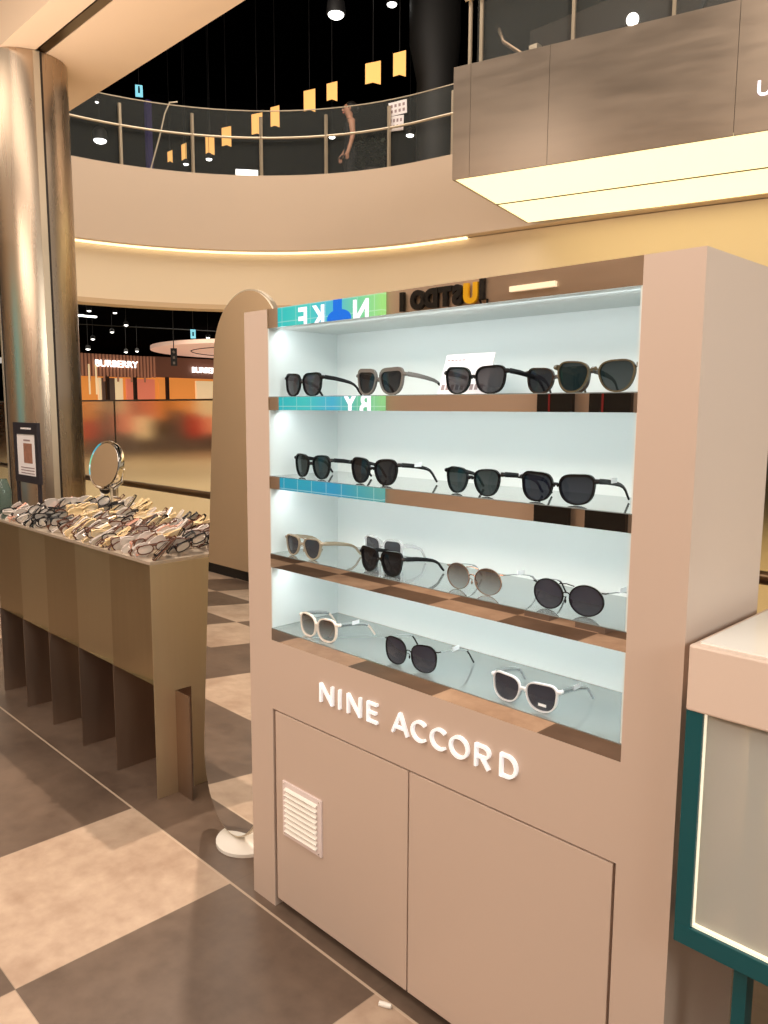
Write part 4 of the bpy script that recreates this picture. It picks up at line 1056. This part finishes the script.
t = empty('exit_sign', (-17.11, 10.35, 3.34), 'small blue and white exit pictogram sign under the concourse ceiling', 'sign')
m = MB(); m.mbox(frame_mtx((-17.11, 10.35, 3.342), xr, (0, 0, 1)), .12, .21, .03); m.build('sign_panel', M['exit'], t)
m = MB(); m.mbox(frame_mtx(Vector((-17.11, 10.35, 3.34)) + nd * .018, xr, (0, 0, 1)), .04, .1, .004); m.build('pictogram', M['exit_dark'], t)
MB().cyl((-17.11, 10.35, 3.44), (-17.11, 10.35, 3.9), .01, 6).build('hanger', M['near_black'], t)
o = MB().tube([(-19, 8.0, 3.55), (-18.5, 12.5, 3.62)], .012, 6).build('track_rail', M['grey_dark']); tag(o, 'long thin grey lighting track crossing the concourse ceiling', 'track')

# ------------------------------------------------------------------ lights
def area(name, loc, rot, sx, sy, power, col):
    l = bpy.data.lights.new(name, 'AREA'); l.shape = 'RECTANGLE'; l.size = sx; l.size_y = sy; l.energy = power; l.color = col
    o = bpy.data.objects.new(name, l); COL.objects.link(o); o.location = loc; o.rotation_euler = rot; return o
WARM = (1, .80, .60)
area('aisle_fill', (-2.2, -.4, 4.4), (math.radians(14), 0, 0), 5.0, 1.6, 95, (1, .86, .73))  # unseen area lamp added overhead to fill the aisle
area('aisle_fill', (-6.5, -.6, 4.4), (0, 0, 0), 3.0, 1.6, 70, (1, .85, .70))  # second unseen lamp added for the left of the aisle
area('front_fill', (-1.6, -2.0, 3.3), (math.radians(58), 0, 0), 5.0, .8, 108, (1, .84, .72))  # added frontal fill for the cabinet face, no fixture there
area('side_fill', (2.6, .9, 2.6), (math.radians(72), 0, math.radians(90)), 2.5, 1.0, 92, (.97, 1, .95))  # added fill to brighten the cabinet's right side, unseen
area('bulkhead_fill', (-.2, 4.6, 6.0), (math.radians(68), 0, math.radians(42)), 1.5, 1.0, 150, (1, .84, .70))  # added fill to brighten the right part of the bulkhead, unseen
area('atrium_light', (-7.2, 4.8, 8.6), (0, 0, 0), 5, 5, 430, (1, .88, .76))
area('balcony_fill', (-5.0, 3.6, 4.6), (math.radians(78), 0, math.radians(62)), 3, .8, 22, (1, .86, .74))  # added fill aimed at the balcony fascia, no fixture there
area('concourse_light', (-14, 7.4, 3.85), (0, 0, math.radians(-30)), 3, 8, 230, (1, .90, .76))
area('concourse_light', (-20, 11, 3.85), (0, 0, math.radians(-30)), 3, 8, 200, (1, .90, .76))
def spotl(name, loc, tgt, power, col, ang, blend=.3, rad=.06):
    l = bpy.data.lights.new(name, 'SPOT'); l.energy = power; l.color = col; l.spot_size = math.radians(ang); l.spot_blend = blend; l.shadow_soft_size = rad
    o = bpy.data.objects.new(name, l); COL.objects.link(o); o.location = loc
    o.rotation_euler = (Vector(tgt) - Vector(loc)).to_track_quat('-Z', 'Y').to_euler(); return o
spotl('ceiling_spot', (-3.4, 2.34, 3.86), (-3.2, .7, 0), 430, (1, .84, .68), 80, .5, .03)
for z in (1.777, 1.5463, 1.3189, 1.0851):
    area('shelf_led', ((XE + XF) / 2, CY0 + .03, z - .004), (math.radians(32), 0, 0), 1.10, .012, 1.25, (.90, .98, 1.0))
area('soffit_fill', (-4.5, 1.6, 2.6), (math.radians(186), 0, 0), 4.0, .3, 38, (1, .88, .76))  # added upward fill to brighten the soffit, no fixture there

w = bpy.data.worlds.new('world'); scene.world = w; w.use_nodes = True
w.node_tree.nodes['Background'].inputs[0].default_value = (1, .90, .80, 1)
w.node_tree.nodes['Background'].inputs[1].default_value = .5

scene.view_settings.view_transform = 'Standard'
scene.view_settings.look = 'None'
scene.view_settings.exposure = 0
scene.view_settings.gamma = 1
